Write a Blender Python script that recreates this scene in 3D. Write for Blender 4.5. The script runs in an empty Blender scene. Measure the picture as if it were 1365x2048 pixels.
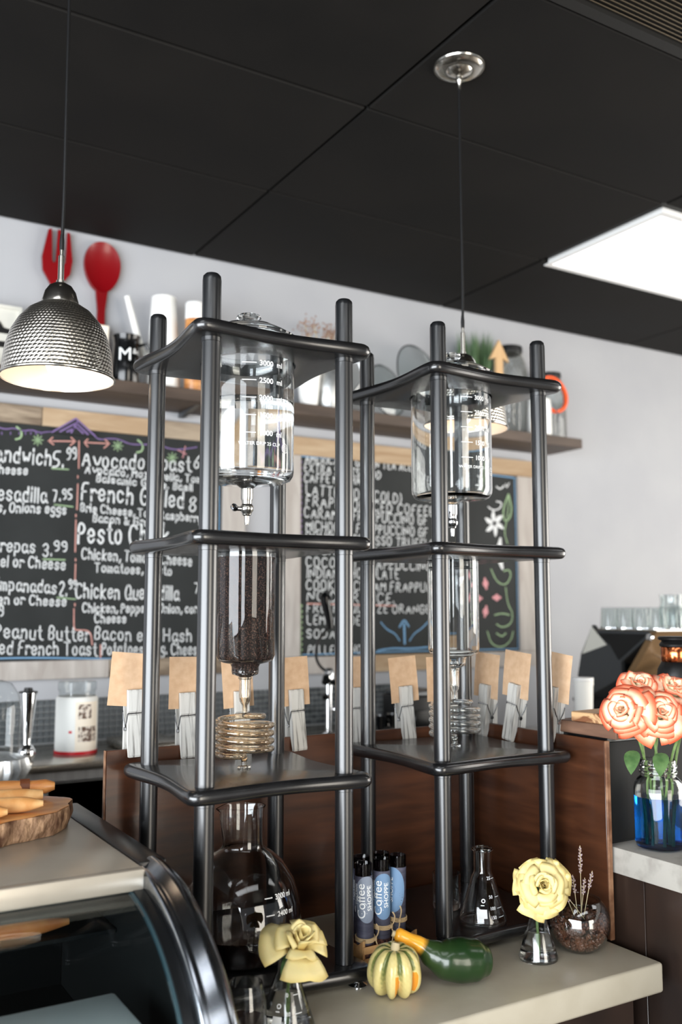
import bpy, bmesh, math, random
from mathutils import Vector, Matrix, Quaternion
random.seed(7)
PI = math.pi
S = bpy.context.scene
COL = S.collection

# ------------------------------------------------------------------ camera
cam_data = bpy.data.cameras.new('camera')
cam = bpy.data.objects.new('camera', cam_data)
COL.objects.link(cam)
cam.location = (-0.6031, -1.4329, 0.626)
cam.rotation_euler = (PI / 2 + 0.1053, 0.0, -0.5389)
cam_data.sensor_fit = 'VERTICAL'
cam_data.sensor_height = 36.0
cam_data.sensor_width = 24.0
cam_data.lens = 1883.5 / 2048 * 36.0
cam_data.clip_start = 0.02
cam_data.dof.use_dof = True
cam_data.dof.focus_distance = 1.72
cam_data.dof.aperture_fstop = 3.0
S.camera = cam

# ------------------------------------------------------------------ world, daylight, exposure
world = bpy.data.worlds.new('world')
S.world = world
world.use_nodes = True
wb = world.node_tree.nodes['Background']
wb.inputs['Color'].default_value = (0.86, 0.93, 1.0, 1)
wb.inputs['Strength'].default_value = 0.22

def area_light(name, loc, target, sx, sy, power, color):
    d = bpy.data.lights.new(name, 'AREA')
    d.shape = 'RECTANGLE'; d.size = sx; d.size_y = sy
    d.energy = power; d.color = color
    o = bpy.data.objects.new(name, d); COL.objects.link(o)
    o.location = loc
    dirv = Vector(target) - Vector(loc)
    o.rotation_euler = dirv.to_track_quat('-Z', 'Y').to_euler()
    return o
# shop-front windows: one bay left of the counter and one behind the photographer
area_light('window_daylight_left', (-3.5, -1.9, 0.35), (0.2, -0.1, 0.35), 5.2, 2.5, 400, (0.90, 0.95, 1.0))
area_light('window_daylight_front', (0.9, -5.2, 0.4), (0.7, 0.3, 0.4), 1.8, 2.6, 85, (1.0, 0.92, 0.80))
area_light('added_fill_right', (5.4, -1.4, 0.4), (1.2, 1.0, 0.4), 4.0, 2.4, 190, (1.0, 0.95, 0.88))  # added unseen fill light that brightens the right end of the back wall

S.view_settings.view_transform = 'Standard'
S.view_settings.look = 'None'
S.view_settings.exposure = 0.55
S.view_settings.gamma = 1.0
S.view_settings.use_curve_mapping = False
S.cycles.use_denoising = True
S.cycles.max_bounces = 14
S.cycles.transmission_bounces = 14
S.cycles.transparent_max_bounces = 16
S.cycles.glossy_bounces = 6
S.cycles.diffuse_bounces = 4
S.cycles.caustics_reflective = False

# ------------------------------------------------------------------ materials
MATS = {}
def new_mat(name):
    m = bpy.data.materials.new(name); m.use_nodes = True
    nt = m.node_tree
    b = nt.nodes['Principled BSDF']
    MATS[name] = m
    return m, nt, b
def lin(c):
    """sRGB 0..255 -> linear"""
    r = []
    for v in c[:3]:
        v = v / 255.0
        r.append(v / 12.92 if v <= 0.04045 else ((v + 0.055) / 1.055) ** 2.4)
    return (r[0], r[1], r[2], 1.0)
def pm(name, col, rough=0.5, metal=0.0, col2=None, scale=(8, 8, 8), detail=4.0, lo=0.35, hi=0.65, bump=0.0, bscale=None,
       bdist=0.002, coat=0.0, spec=None, trans=0.0, ior=1.45, emit=None, estr=0.0, sheen=0.0, sss=0.0, distort=0.0, rvar=0.0):
    m, nt, b = new_mat(name)
    N, L = nt.nodes, nt.links
    b.inputs['Base Color'].default_value = lin(col)
    b.inputs['Roughness'].default_value = rough
    b.inputs['Metallic'].default_value = metal
    b.inputs['Coat Weight'].default_value = coat
    b.inputs['Coat Roughness'].default_value = 0.12
    b.inputs['IOR'].default_value = ior
    b.inputs['Transmission Weight'].default_value = trans
    if spec is not None: b.inputs['Specular IOR Level'].default_value = spec
    if sheen: b.inputs['Sheen Weight'].default_value = sheen
    if sss:
        b.inputs['Subsurface Weight'].default_value = sss
        b.inputs['Subsurface Radius'].default_value = (0.01, 0.006, 0.003)
    if emit:
        b.inputs['Emission Color'].default_value = lin(emit)
        b.inputs['Emission Strength'].default_value = estr
    if col2 is not None or bump or rvar:
        tc = N.new('ShaderNodeTexCoord'); mp = N.new('ShaderNodeMapping')
        mp.inputs['Scale'].default_value = scale
        L.new(tc.outputs['Object'], mp.inputs['Vector'])
        nz = N.new('ShaderNodeTexNoise'); nz.inputs['Scale'].default_value = 1.0
        nz.inputs['Detail'].default_value = detail; nz.inputs['Distortion'].default_value = distort
        L.new(mp.outputs['Vector'], nz.inputs['Vector'])
        if col2 is not None:
            cr = N.new('ShaderNodeValToRGB')
            cr.color_ramp.elements[0].position = lo; cr.color_ramp.elements[1].position = hi
            cr.color_ramp.elements[0].color = lin(col); cr.color_ramp.elements[1].color = lin(col2)
            L.new(nz.outputs['Fac'], cr.inputs['Fac']); L.new(cr.outputs['Color'], b.inputs['Base Color'])
        if rvar:
            mr = N.new('ShaderNodeMapRange')
            mr.inputs['To Min'].default_value = rough - rvar; mr.inputs['To Max'].default_value = rough + rvar
            L.new(nz.outputs['Fac'], mr.inputs['Value']); L.new(mr.outputs['Result'], b.inputs['Roughness'])
        if bump:
            src = nz
            if bscale is not None:
                mp2 = N.new('ShaderNodeMapping'); mp2.inputs['Scale'].default_value = bscale
                L.new(tc.outputs['Object'], mp2.inputs['Vector'])
                src = N.new('ShaderNodeTexNoise'); src.inputs['Scale'].default_value = 1.0; src.inputs['Detail'].default_value = 3.0
                L.new(mp2.outputs['Vector'], src.inputs['Vector'])
            bp = N.new('ShaderNodeBump'); bp.inputs['Strength'].default_value = bump; bp.inputs['Distance'].default_value = bdist
            L.new(src.outputs['Fac'], bp.inputs['Height']); L.new(bp.outputs['Normal'], b.inputs['Normal'])
    return m
def attr_mat(name, stops, rough=0.5, attr='tint', **kw):
    """colour along the piece itself, from a painted 0..1 mesh attribute"""
    m = pm(name, (128, 128, 128), rough, **kw)
    nt = m.node_tree; b = nt.nodes['Principled BSDF']
    at = nt.nodes.new('ShaderNodeAttribute'); at.attribute_name = attr
    cr = nt.nodes.new('ShaderNodeValToRGB')
    els = cr.color_ramp.elements
    els[0].position, els[1].position = stops[0][0], stops[-1][0]
    els[0].color, els[1].color = lin(stops[0][1]), lin(stops[-1][1])
    for p, c in stops[1:-1]:
        e = els.new(p); e.color = lin(c)
    nt.links.new(at.outputs['Fac'], cr.inputs['Fac']); nt.links.new(cr.outputs['Color'], b.inputs['Base Color'])
    return m
def thin_glass(name, tint=(250, 252, 252), gloss=1.0, refl=1.5):
    """thin-walled glass: clear with Fresnel reflections"""
    m = bpy.data.materials.new(name); m.use_nodes = True; MATS[name] = m
    nt = m.node_tree; N, L = nt.nodes, nt.links
    for n in list(N): N.remove(n)
    out = N.new('ShaderNodeOutputMaterial'); mix = N.new('ShaderNodeMixShader')
    tr = N.new('ShaderNodeBsdfTransparent'); tr.inputs['Color'].default_value = lin(tint)
    gl = N.new('ShaderNodeBsdfGlossy'); gl.inputs['Roughness'].default_value = 0.02
    lw = N.new('ShaderNodeLayerWeight'); lw.inputs['Blend'].default_value = 0.5
    pw = N.new('ShaderNodeMath'); pw.operation = 'POWER'; pw.inputs[1].default_value = 4.0; L.new(lw.outputs['Facing'], pw.inputs[0])
    fr = N.new('ShaderNodeMapRange'); fr.inputs['To Min'].default_value = 0.04*gloss; fr.inputs['To Max'].default_value = 0.85; L.new(pw.outputs['Value'], fr.inputs['Value'])
    L.new(fr.outputs['Result'], mix.inputs['Fac']); L.new(tr.outputs['BSDF'], mix.inputs[1]); L.new(gl.outputs['BSDF'], mix.inputs[2])
    L.new(mix.outputs['Shader'], out.inputs['Surface'])
    return m

pm('wall_paint', (164, 165, 169), 0.85, col2=(169, 170, 173), scale=(3, 3, 3), bump=0.08, bscale=(120, 120, 120))
pm('ceiling_paint', (17, 16, 15), 0.75, col2=(24, 22, 20), spec=0.2, scale=(2.3, 2.3, 2.3), detail=6, bump=0.25, bscale=(260, 260, 260), bdist=0.001, rvar=0.12)
pm('ceiling_grid', (24, 23, 21), 0.55)
pm('floor_tile', (92, 84, 76), 0.5, col2=(112, 104, 95), scale=(4, 4, 4))
pm('concrete', (176, 167, 147), 0.32, col2=(194, 186, 168), scale=(9, 9, 9), detail=8, lo=0.3, hi=0.7, bump=0.12, bscale=(60, 60, 60), bdist=0.001, rvar=0.1)
pm('concrete_edge', (176, 171, 162), 0.6, col2=(142, 136, 128), scale=(22, 22, 22), detail=8, lo=0.5, hi=0.75, bump=0.3, bscale=(90, 90, 90), bdist=0.001)
pm('walnut', (48, 26, 16), 0.34, col2=(92, 54, 33), scale=(4.0, 12, 34), detail=9, lo=0.28, hi=0.78, distort=0.6, bump=0.08, coat=0.15)
pm('walnut_side', (48, 26, 16), 0.34, col2=(92, 54, 33), scale=(12, 4.0, 34), detail=9, lo=0.28, hi=0.78, distort=0.6, bump=0.08, coat=0.15)
pm('walnut_edge', (150, 112, 84), 0.5, col2=(104, 68, 46), scale=(40, 40, 40))
pm('dark_plank', (30, 23, 20), 0.35, col2=(56, 41, 33), scale=(7, 7, 3), detail=7, lo=0.35, hi=0.75, bump=0.15, coat=0.2)
pm('black_wood', (17, 18, 20), 0.30, col2=(25, 26, 28), scale=(160, 160, 5), detail=5, lo=0.45, hi=0.8, bump=0.06, bscale=(300, 300, 9), bdist=0.0010, spec=1.0, coat=0.1)
pm('black_board', (17, 17, 18), 0.27, col2=(24, 24, 25), scale=(30, 30, 30), spec=0.9, coat=0.3, bump=0.05, bscale=(300, 40, 300), bdist=0.0006)
pm('stainless', (176, 170, 160), 0.26, 1.0, col2=(196, 190, 180), scale=(1.5, 60, 60), rvar=0.05)
pm('stainless_dark', (138, 136, 134), 0.36, 0.7, col2=(156, 154, 152), scale=(40, 40, 1.5), rvar=0.05)
pm('chrome', (225, 226, 228), 0.08, 1.0)
pm('dark_chrome', (138, 143, 150), 0.2, 1.0, col2=(158, 162, 168), scale=(2, 60, 60))
pm('nickel', (196, 192, 184), 0.2, 1.0)
pm('black_plastic', (16, 16, 17), 0.4)
pm('black_gloss', (10, 11, 12), 0.12)
pm('black_trim', (18, 19, 20), 0.3)
pm('white_enamel', (240, 240, 238), 0.3)
pm('white_paper', (238, 237, 232), 0.7)
pm('cream_paint', (244, 232, 214), 0.5)
pm('kraft', (198, 162, 128), 0.85, col2=(210, 176, 142), scale=(60, 60, 60), bump=0.05)
pm('whitewashed', (206, 203, 196), 0.8, col2=(112, 108, 102), scale=(170, 170, 9), detail=3, lo=0.5, hi=0.72, bump=0.5, bscale=(240, 240, 26), bdist=0.001)
pm('steel_wire', (190, 192, 196), 0.22, 1.0)
pm('chalkboard', (24, 27, 27), 0.75, col2=(33, 36, 36), scale=(5, 5, 5), detail=6)
for nm, c in dict(chalk_w=(214, 216, 216), chalk_p=(205, 150, 140), chalk_v=(122, 100, 148), chalk_g=(150, 176, 136), chalk_b=(112, 152, 186), chalk_k=(206, 146, 150)).items():
    pm(nm, c, 0.95)
pm('frame_wood', (88, 72, 58), 0.8, col2=(160, 144, 124), scale=(4, 26, 26), detail=8, lo=0.3, hi=0.66, distort=0.8, bump=0.2)
pm('frame_wood_warm', (150, 122, 92), 0.8, col2=(182, 160, 132), scale=(3, 20, 20), detail=6, lo=0.3, hi=0.7, distort=0.8, bump=0.2)
pm('frame_wood_pale', (156, 148, 141), 0.8, col2=(184, 178, 172), scale=(18, 18, 3), detail=6, lo=0.3, hi=0.7, distort=0.8, bump=0.2)
pm('shelf_wood', (66, 54, 46), 0.55, col2=(86, 72, 62), scale=(3, 24, 24), detail=5)
pm('red_enamel', (122, 6, 14), 0.3, coat=0.2)
pm('mosaic', (62, 66, 68), 0.3, col2=(92, 96, 98), scale=(46, 46, 46), detail=0)
pm('grout', (150, 150, 148), 0.9)
pm('coffee_grounds', (22, 10, 7), 0.85, col2=(124, 90, 74), scale=(420, 420, 420), detail=2, lo=0.5, hi=0.78, bump=0.8, bscale=(420, 420, 420))
pm('coffee_liquid', (26, 11, 7), 0.05, coat=0.3)
pm('print_white', (240, 242, 242), 0.6)
pm('coffee_bean', (66, 38, 26), 0.32, col2=(104, 64, 44), scale=(60, 60, 60))
pm('stem_green', (92, 122, 64), 0.5, col2=(120, 148, 84), scale=(80, 80, 80))
pm('leaf_green', (66, 98, 56), 0.45, col2=(96, 128, 78), scale=(50, 50, 50))
pm('dry_stalk', (188, 172, 136), 0.8)
pm('lavender_bud', (176, 160, 166), 0.9, col2=(140, 116, 104), scale=(300, 300, 300))
pm('dried_flower', (168, 132, 108), 0.9, col2=(134, 100, 82), scale=(90, 90, 90))
pm('twine', (204, 176, 134), 0.9, bump=0.6, bscale=(500, 500, 900))
pm('crate_wood', (204, 158, 104), 0.7, col2=(180, 132, 82), scale=(14, 60, 60), bump=0.1)
pm('label_navy', (58, 58, 72), 0.5, col2=(84, 84, 100), scale=(20, 20, 160), detail=3)
pm('label_blue', (112, 144, 178), 0.55)
pm('label_grey', (132, 142, 158), 0.55)
pm('label_beans', (54, 34, 34), 0.55, col2=(122, 76, 58), scale=(260, 260, 180), detail=1, lo=0.5, hi=0.62)
pm('slab_top', (186, 118, 62), 0.35, col2=(214, 152, 92), scale=(9, 30, 9), detail=5, coat=0.3, distort=1)
pm('slab_bark', (88, 56, 36), 0.7, col2=(206, 166, 130), scale=(30, 30, 22), detail=8, lo=0.38, hi=0.66, bump=1.0, bscale=(55, 55, 34), bdist=0.012)
pm('bread', (232, 190, 132), 0.65, col2=(206, 146, 84), scale=(26, 26, 26), bump=0.2)
pm('handle_wood', (168, 104, 52), 0.4, col2=(206, 146, 86), scale=(10, 60, 60), detail=5, coat=0.2)
pm('handle_dark', (96, 52, 28), 0.4)
pm('board_dark', (92, 66, 52), 0.6, col2=(128, 96, 76), scale=(50, 6, 50), detail=5)
pm('board_mixed', (122, 78, 50), 0.5, col2=(204, 164, 120), scale=(8, 16, 30), detail=3, lo=0.45, hi=0.55, distort=1.5)
pm('copper', (214, 122, 76), 0.16, 1.0)
pm('jug_white', (236, 236, 232), 0.35)
pm('galvanised', (170, 172, 172), 0.38, 0.9, col2=(200, 202, 202), scale=(40, 40, 40))
pm('plant_grass', (70, 98, 64), 0.7, col2=(106, 132, 92), scale=(60, 60, 6))
pm('arrow_wood', (208, 174, 130), 0.7, col2=(190, 152, 108), scale=(20, 20, 3))
pm('mesh_wire', (150, 148, 142), 0.5, 0.6)
pm('orange_rubber', (240, 92, 40), 0.5)
pm('red_plastic', (200, 24, 36), 0.4)
pm('picture_pale', (210, 208, 198), 0.6)
pm('photo_print', (92, 66, 52), 0.5, col2=(226, 214, 200), scale=(90, 90, 90), detail=2, lo=0.45, hi=0.55)
pm('grey_metal', (96, 98, 100), 0.35, 0.7)
pm('machine_grey', (70, 72, 74), 0.3, 0.3)
pm('tan_panel', (134, 106, 74), 0.4, 0.4)
pm('vent_bronze', (58, 48, 32), 0.45, 0.5)
pm('case_top', (168, 160, 146), 0.3, 0.35, col2=(176, 168, 154), scale=(14, 14, 14), rvar=0.06)
pm('case_dark', (14, 15, 15), 0.6, spec=0.25)
pm('case_teal', (52, 72, 78), 0.3)
pm('amber_reflection', (214, 140, 78), 0.55, col2=(188, 108, 56), scale=(30, 30, 30))  # painted tone of the warm reflections in the display case
pm('diffuser_light', (255, 255, 255), 0.6, emit=(246, 250, 255), estr=1.1)
pm('bulb_glow', (255, 240, 220), 0.4, emit=(255, 222, 186), estr=5.5)
pm('shade_inner', (248, 240, 230), 0.6)
pm('water', (255, 255, 255), 0.0, trans=1.0, ior=1.33)
pm('glass', (252, 254, 254), 0.0, trans=1.0, ior=1.47)
pm('glass_amber', (255, 245, 230), 0.0, trans=1.0, ior=1.47)
pm('blue_water', (26, 108, 190), 0.0, trans=1.0, ior=1.33)
thin_glass('thin_glass'); thin_glass('bowl_glass', gloss=2.2); thin_glass('thin_glass_grey', (240, 243, 243)); thin_glass('case_glass', (238, 244, 245), refl=1.55)
thin_glass('smoke_glass', (165, 160, 166), refl=1.5)
# petals: colour runs from base to tip
attr_mat('petal_yellow', [(0.0, (206, 172, 84)), (0.45, (224, 204, 134)), (0.9, (230, 214, 154)), (1.0, (226, 204, 132))], 0.55, sss=0.15)
attr_mat('petal_peach', [(0.0, (246, 238, 196)), (0.66, (252, 236, 206)), (0.86, (250, 206, 172)), (0.94, (247, 142, 106)), (1.0, (238, 92, 56))], 0.55, sss=0.12)
attr_mat('gourd_striped_skin', [(0.0, (78, 92, 44)), (0.22, (112, 118, 62)), (0.42, (200, 186, 120)), (0.72, (222, 204, 138)), (0.82, (228, 160, 56)), (1.0, (222, 132, 30))], 0.32, coat=0.3, bump=0.15, bscale=(90, 90, 90))
attr_mat('gourd_green_skin', [(0.0, (244, 168, 46)), (0.30, (246, 176, 56)), (0.335, (44, 64, 30)), (0.55, (26, 50, 22)), (0.8, (30, 56, 24)), (1.0, (92, 104, 56))], 0.28, coat=0.4, bump=0.12, bscale=(60, 60, 60))

# ------------------------------------------------------------------ mesh helpers
class MB:
    """collects shapes and links them as ONE mesh object"""
    def __init__(self): self.v = []; self.f = []; self.t = []; self.uv = {}
    def add(self, vs, fs, tint=None):
        n = len(self.v); self.v += [tuple(p) for p in vs]; self.f += [tuple(i + n for i in q) for q in fs]
        self.t += (list(tint) if tint is not None else [0.0] * len(vs))
        return self
    def box(self, x0, x1, y0, y1, z0, z1, M=None):
        vs = [(x0,y0,z0),(x1,y0,z0),(x1,y1,z0),(x0,y1,z0),(x0,y0,z1),(x1,y0,z1),(x1,y1,z1),(x0,y1,z1)]
        if M is not None: vs = [tuple(M @ Vector(p)) for p in vs]
        return self.add(vs, [(0,3,2,1),(4,5,6,7),(0,1,5,4),(1,2,6,5),(2,3,7,6),(3,0,4,7)])
    def rbox(self, x0, x1, y0, y1, z0, z1, b, seg=2, M=None):
        bm = bmesh.new(); bmesh.ops.create_cube(bm, size=1.0)
        for v in bm.verts:
            v.co = Vector(((x0+x1)/2 + v.co.x*(x1-x0), (y0+y1)/2 + v.co.y*(y1-y0), (z0+z1)/2 + v.co.z*(z1-z0)))
        bmesh.ops.bevel(bm, geom=list(bm.edges), offset=b, segments=seg, affect='EDGES', profile=0.5)
        bm.verts.ensure_lookup_table(); bm.verts.index_update()
        vs = [v.co.copy() for v in bm.verts]; fs = [[v.index for v in f.verts] for f in bm.faces]
        bm.free()
        if M is not None: vs = [M @ p for p in vs]
        return self.add(vs, fs)
    def lathe(self, prof, n=32, c=(0, 0, 0), M=None, close=False, sy=1.0):
        """prof: (r, z) list; r==0 ends become poles; close joins last to first (hollow walls)"""
        vs = []; fs = []; rows = []
        for r, z in prof:
            if r <= 1e-6:
                rows.append([len(vs)]); vs.append((c[0], c[1], c[2] + z))
            else:
                rows.append(list(range(len(vs), len(vs) + n)))
                for k in range(n):
                    a = 2*PI*k/n
                    vs.append((c[0] + r*math.cos(a), c[1] + sy*r*math.sin(a), c[2] + z))
        pairs = list(zip(rows, rows[1:])) + ([(rows[-1], rows[0])] if close else [])
        for A, B in pairs:
            for k in range(n):
                k2 = (k+1) % n
                if len(A) == 1 and len(B) == 1: continue
                if len(A) == 1: fs.append((A[0], B[k2], B[k]))
                elif len(B) == 1: fs.append((A[k], A[k2], B[0]))
                else: fs.append((A[k], A[k2], B[k2], B[k]))
        if M is not None: vs = [tuple(M @ Vector(p)) for p in vs]
        return self.add(vs, fs)
    def tube(self, pts, r, n=8, caps=True, tint=None):
        pts = [Vector(p) for p in pts]; m = len(pts)
        rs = r if isinstance(r, (list, tuple)) else [r]*m
        vs = []; fs = []
        t0 = (pts[1]-pts[0]).normalized()
        up = Vector((0,0,1)) if abs(t0.z) < 0.9 else Vector((1,0,0))
        nrm = t0.cross(up).normalized()
        for i, p in enumerate(pts):
            t = (pts[min(i+1,m-1)] - pts[max(i-1,0)])
            t = t.normalized() if t.length > 1e-9 else t0
            nrm = nrm - t*nrm.dot(t)
            nrm = nrm.normalized() if nrm.length > 1e-6 else t.orthogonal().normalized()
            bn = t.cross(nrm)
            for k in range(n):
                a = 2*PI*k/n
                vs.append(p + (nrm*math.cos(a) + bn*math.sin(a))*rs[i])
        for i in range(m-1):
            for k in range(n):
                k2 = (k+1) % n
                fs.append((i*n+k, i*n+k2, (i+1)*n+k2, (i+1)*n+k))
        if caps:
            fs.append(tuple(reversed(range(n)))); fs.append(tuple(range((m-1)*n, m*n)))
        tt = None
        if tint is not None: tt = [tint[i] for i in range(m) for k in range(n)]
        return self.add(vs, fs, tt)
    def prism(self, poly, d0, d1, axis='y'):
        """2-D outline (a, b) extruded from d0 to d1 along an axis; axis y: (x, z); x: (y, z); z: (x, y)"""
        def P(a, b, d): return {'y': (a, d, b), 'x': (d, a, b), 'z': (a, b, d)}[axis]
        n = len(poly)
        vs = [P(a, b, d0) for a, b in poly] + [P(a, b, d1) for a, b in poly]
        fs = [tuple(range(n)), tuple(reversed(range(n, 2*n)))] + [(i, i+n, (i+1) % n + n, (i+1) % n) for i in range(n)]
        return self.add(vs, fs)
    def build(self, name, mat, parent=None, smooth=True, angle=38, fix=True):
        me = bpy.data.meshes.new(name)
        me.from_pydata(self.v, [], self.f)
        if any(self.t):
            a = me.attributes.new('tint', 'FLOAT', 'POINT'); a.data.foreach_set('value', self.t)
        if fix:
            bm = bmesh.new(); bm.from_mesh(me); bmesh.ops.recalc_face_normals(bm, faces=bm.faces); bm.to_mesh(me); bm.free()
        if smooth:
            me.polygons.foreach_set('use_smooth', [True]*len(me.polygons))
            try: me.set_sharp_from_angle(angle=math.radians(angle))
            except Exception: pass
        me.materials.append(MATS[mat])
        return link(name, me, parent)
def link(name, me, parent=None):
    o = bpy.data.objects.new(name, me); COL.objects.link(o)
    if parent is not None: o.parent = parent
    return o
def tag(o, label, cat, group=None):
    o['label'] = label; o['category'] = cat
    if group: o['group'] = group
    return o
def thing(name, label, cat, loc=(0, 0, 0), rotz=0.0, group=None):
    o = bpy.data.objects.new(name, None); COL.objects.link(o)
    o.empty_display_size = 0.02
    o.location = loc; o.rotation_euler = (0, 0, rotz)
    return tag(o, label, cat, group)
def struct(o):
    o['kind'] = 'structure'; return o
def dup(root, loc, rotz=None, label=None, group=None, scale=None, rot=None):
    def cp(o, par):
        c = o.copy(); COL.objects.link(c); c.parent = par
        for ch in list(o.children): cp(ch, c)
        return c
    r = cp(root, None)
    r.location = loc
    if rotz is not None: r.rotation_euler = (0, 0, rotz)
    if rot is not None: r.rotation_euler = rot
    if scale is not None: r.scale = (scale,)*3
    if label: r['label'] = label
    if group: r['group'] = group
    return r
def text_mesh(txt, size, bold=0.0, extrude=0.0, align='LEFT'):
    cu = bpy.data.curves.new('lettering', 'FONT'); cu.body = txt; cu.size = size; cu.align_x = align
    cu.offset = bold; cu.extrude = extrude; cu.resolution_u = 3
    o = bpy.data.objects.new('lettering', cu); COL.objects.link(o)
    bpy.context.view_layer.update()
    dg = bpy.context.evaluated_depsgraph_get()
    me = bpy.data.meshes.new_from_object(o.evaluated_get(dg))
    vs = [v.co.copy() for v in me.vertices]; fs = [tuple(p.vertices) for p in me.polygons]
    bpy.data.objects.remove(o); bpy.data.curves.remove(cu); bpy.data.meshes.remove(me)
    return vs, fs
def wrap_text(mb, txt, size, R, ang, z, vertical=False, bold=0.0, c=(0, 0), rz=None):
    """lettering bent onto a cylinder of radius R; ang is where the text starts, rz(z) gives the radius at height z"""
    vs, fs = text_mesh(txt, size, bold)
    # cut the flat glyphs into strips so they follow the curve
    bm = bmesh.new()
    bv = [bm.verts.new(p) for p in vs]
    for f in fs:
        try: bm.faces.new([bv[i] for i in f])
        except ValueError: pass
    ax = 1 if vertical else 0
    lo, hi = min(p[ax] for p in vs), max(p[ax] for p in vs)
    step = max(R*0.14, (hi - lo)/160)
    q = lo + step*0.5
    while q < hi:
        co = (0, q, 0) if vertical else (q, 0, 0); no = (0, 1, 0) if vertical else (1, 0, 0)
        bmesh.ops.bisect_plane(bm, geom=list(bm.verts) + list(bm.edges) + list(bm.faces), plane_co=co, plane_no=no)
        q += step
    bm.verts.index_update()
    vs = [v.co.copy() for v in bm.verts]; fs = [tuple(v.index for v in f.verts) for f in bm.faces]
    bm.free()
    out = []
    for p in vs:
        s, h = (p.x, p.y) if not vertical else (-p.y, p.x)
        zz = z + h
        r = R if rz is None else rz(zz)
        a = ang + s / r
        out.append((c[0] + r*math.cos(a), c[1] + r*math.sin(a), zz))
    mb.add(out, fs)
    return mb
def bez(p0, p1, p2, p3, n=12):
    P = [Vector(p) for p in (p0, p1, p2, p3)]
    return [P[0]*(1-t)**3 + P[1]*3*t*(1-t)**2 + P[2]*3*t*t*(1-t) + P[3]*t**3 for t in [i/n for i in range(n+1)]]
def along(d):
    return Vector(d).to_track_quat('Z', 'Y').to_matrix().to_4x4()

# ------------------------------------------------------------------ room shell
WY, CZ, FZ = 1.98, 2.03, -0.95
wall_back = struct(MB().box(-4.2, 6.2, WY, WY + 0.12, FZ, CZ + 0.1).build('wall_back', 'wall_paint', smooth=False))
struct(MB().box(-4.2, 6.2, -6.2, WY + 0.12, FZ - 0.1, FZ).build('floor', 'floor_tile', smooth=False))
ceiling = struct(MB().box(-4.2, 6.2, -6.2, WY + 0.12, CZ + 0.016, CZ + 0.1).build('ceiling', 'ceiling_grid', smooth=False))
XE = [-4.135, -2.915, -1.695, -0.475, 0.745, 1.965, 3.185, 4.405, 5.625]
YE = [-2.37, -1.76, -1.15, -0.54, 0.07, 0.68, 1.29, 1.965]
for i in range(len(XE) - 1):
    for j in range(len(YE) - 1):
        if (i, j) in ((4, 3), (5, 5), (2, 2), (2, 0), (3, 0), (5, 1)): continue       # grille and light panel
        w, d = XE[i+1] - XE[i], YE[j+1] - YE[j]
        dz = random.uniform(0, 0.003)
        t = MB().rbox(-w/2 + 0.004, w/2 - 0.004, -d/2 + 0.004, d/2 - 0.004, -0.004, 0.014, 0.003, 1).build('ceiling_tile', 'ceiling_paint', ceiling, smooth=False)
        t.location = ((XE[i] + XE[i+1])/2, (YE[j] + YE[j+1])/2, CZ + 0.001 + dz)
# black grille in the ceiling
vent = thing('ceiling_vent', 'black ribbed air grille set in the dark ceiling at upper right', 'vent', (1.355, -0.235, CZ))
fr = MB()
for a in ((-0.6, 0.6, -0.296, -0.266), (-0.6, 0.6, 0.266, 0.296), (-0.6, -0.57, -0.266, 0.266), (0.57, 0.6, -0.266, 0.266)):
    fr.box(a[0], a[1], a[2], a[3], -0.008, 0.012)
fr.build('vent_frame', 'ceiling_grid', vent, smooth=False)
sl = MB()
for k in range(44):
    y = -0.26 + 0.52*k/43
    M = Matrix.Translation((0, y, 0.004)) @ Matrix.Rotation(0.6, 4, 'X')
    sl.box(-0.57, 0.57, -0.004, 0.004, -0.0012, 0.0012, M)
so = sl.build('louvre_slats', 'vent_bronze', vent, smooth=False); so['kind'] = 'stuff'
# recessed light panel
lp = thing('ceiling_light', 'bright white rectangular light panel recessed in the black ceiling', 'light', (2.61, 1.02, CZ))
fr = MB()
for a in ((-0.605, 0.605, -0.30, -0.275), (-0.605, 0.605, 0.275, 0.30), (-0.605, -0.585, -0.275, 0.275), (0.585, 0.605, -0.275, 0.275)):
    fr.box(a[0], a[1], a[2], a[3], -0.006, 0.014)
fr.build('light_frame', 'white_enamel', lp, smooth=False)
MB().box(-0.585, 0.585, -0.275, 0.275, -0.001, 0.008).build('diffuser', 'diffuser_light', lp, smooth=False)
lp['group'] = 'light panels in the ceiling'
for (i, j), w_ in (((2, 2), 'above the photographer'), ((2, 0), 'over the seating at left'), ((3, 0), 'over the seating in the middle'), ((5, 1), 'over the bar at right')):
    dup(lp, ((XE[i] + XE[i+1])/2, (YE[j] + YE[j+1])/2, CZ), label='white rectangular ceiling light panel %s' % w_)

# ------------------------------------------------------------------ front counter with concrete slab
ct = thing('front_counter', 'front counter with thick grey concrete slab under the drip towers', 'counter', (0, 0, 0))
MB().rbox(-0.075, 0.80, -0.215, 0.36, -0.052, 0.0, 0.006, 3).build('concrete_slab', 'concrete', ct)
MB().box(-0.06, 0.79, -0.15, 0.35, FZ + 0.001, -0.052).build('counter_body', 'dark_plank', ct, smooth=False)
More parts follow.
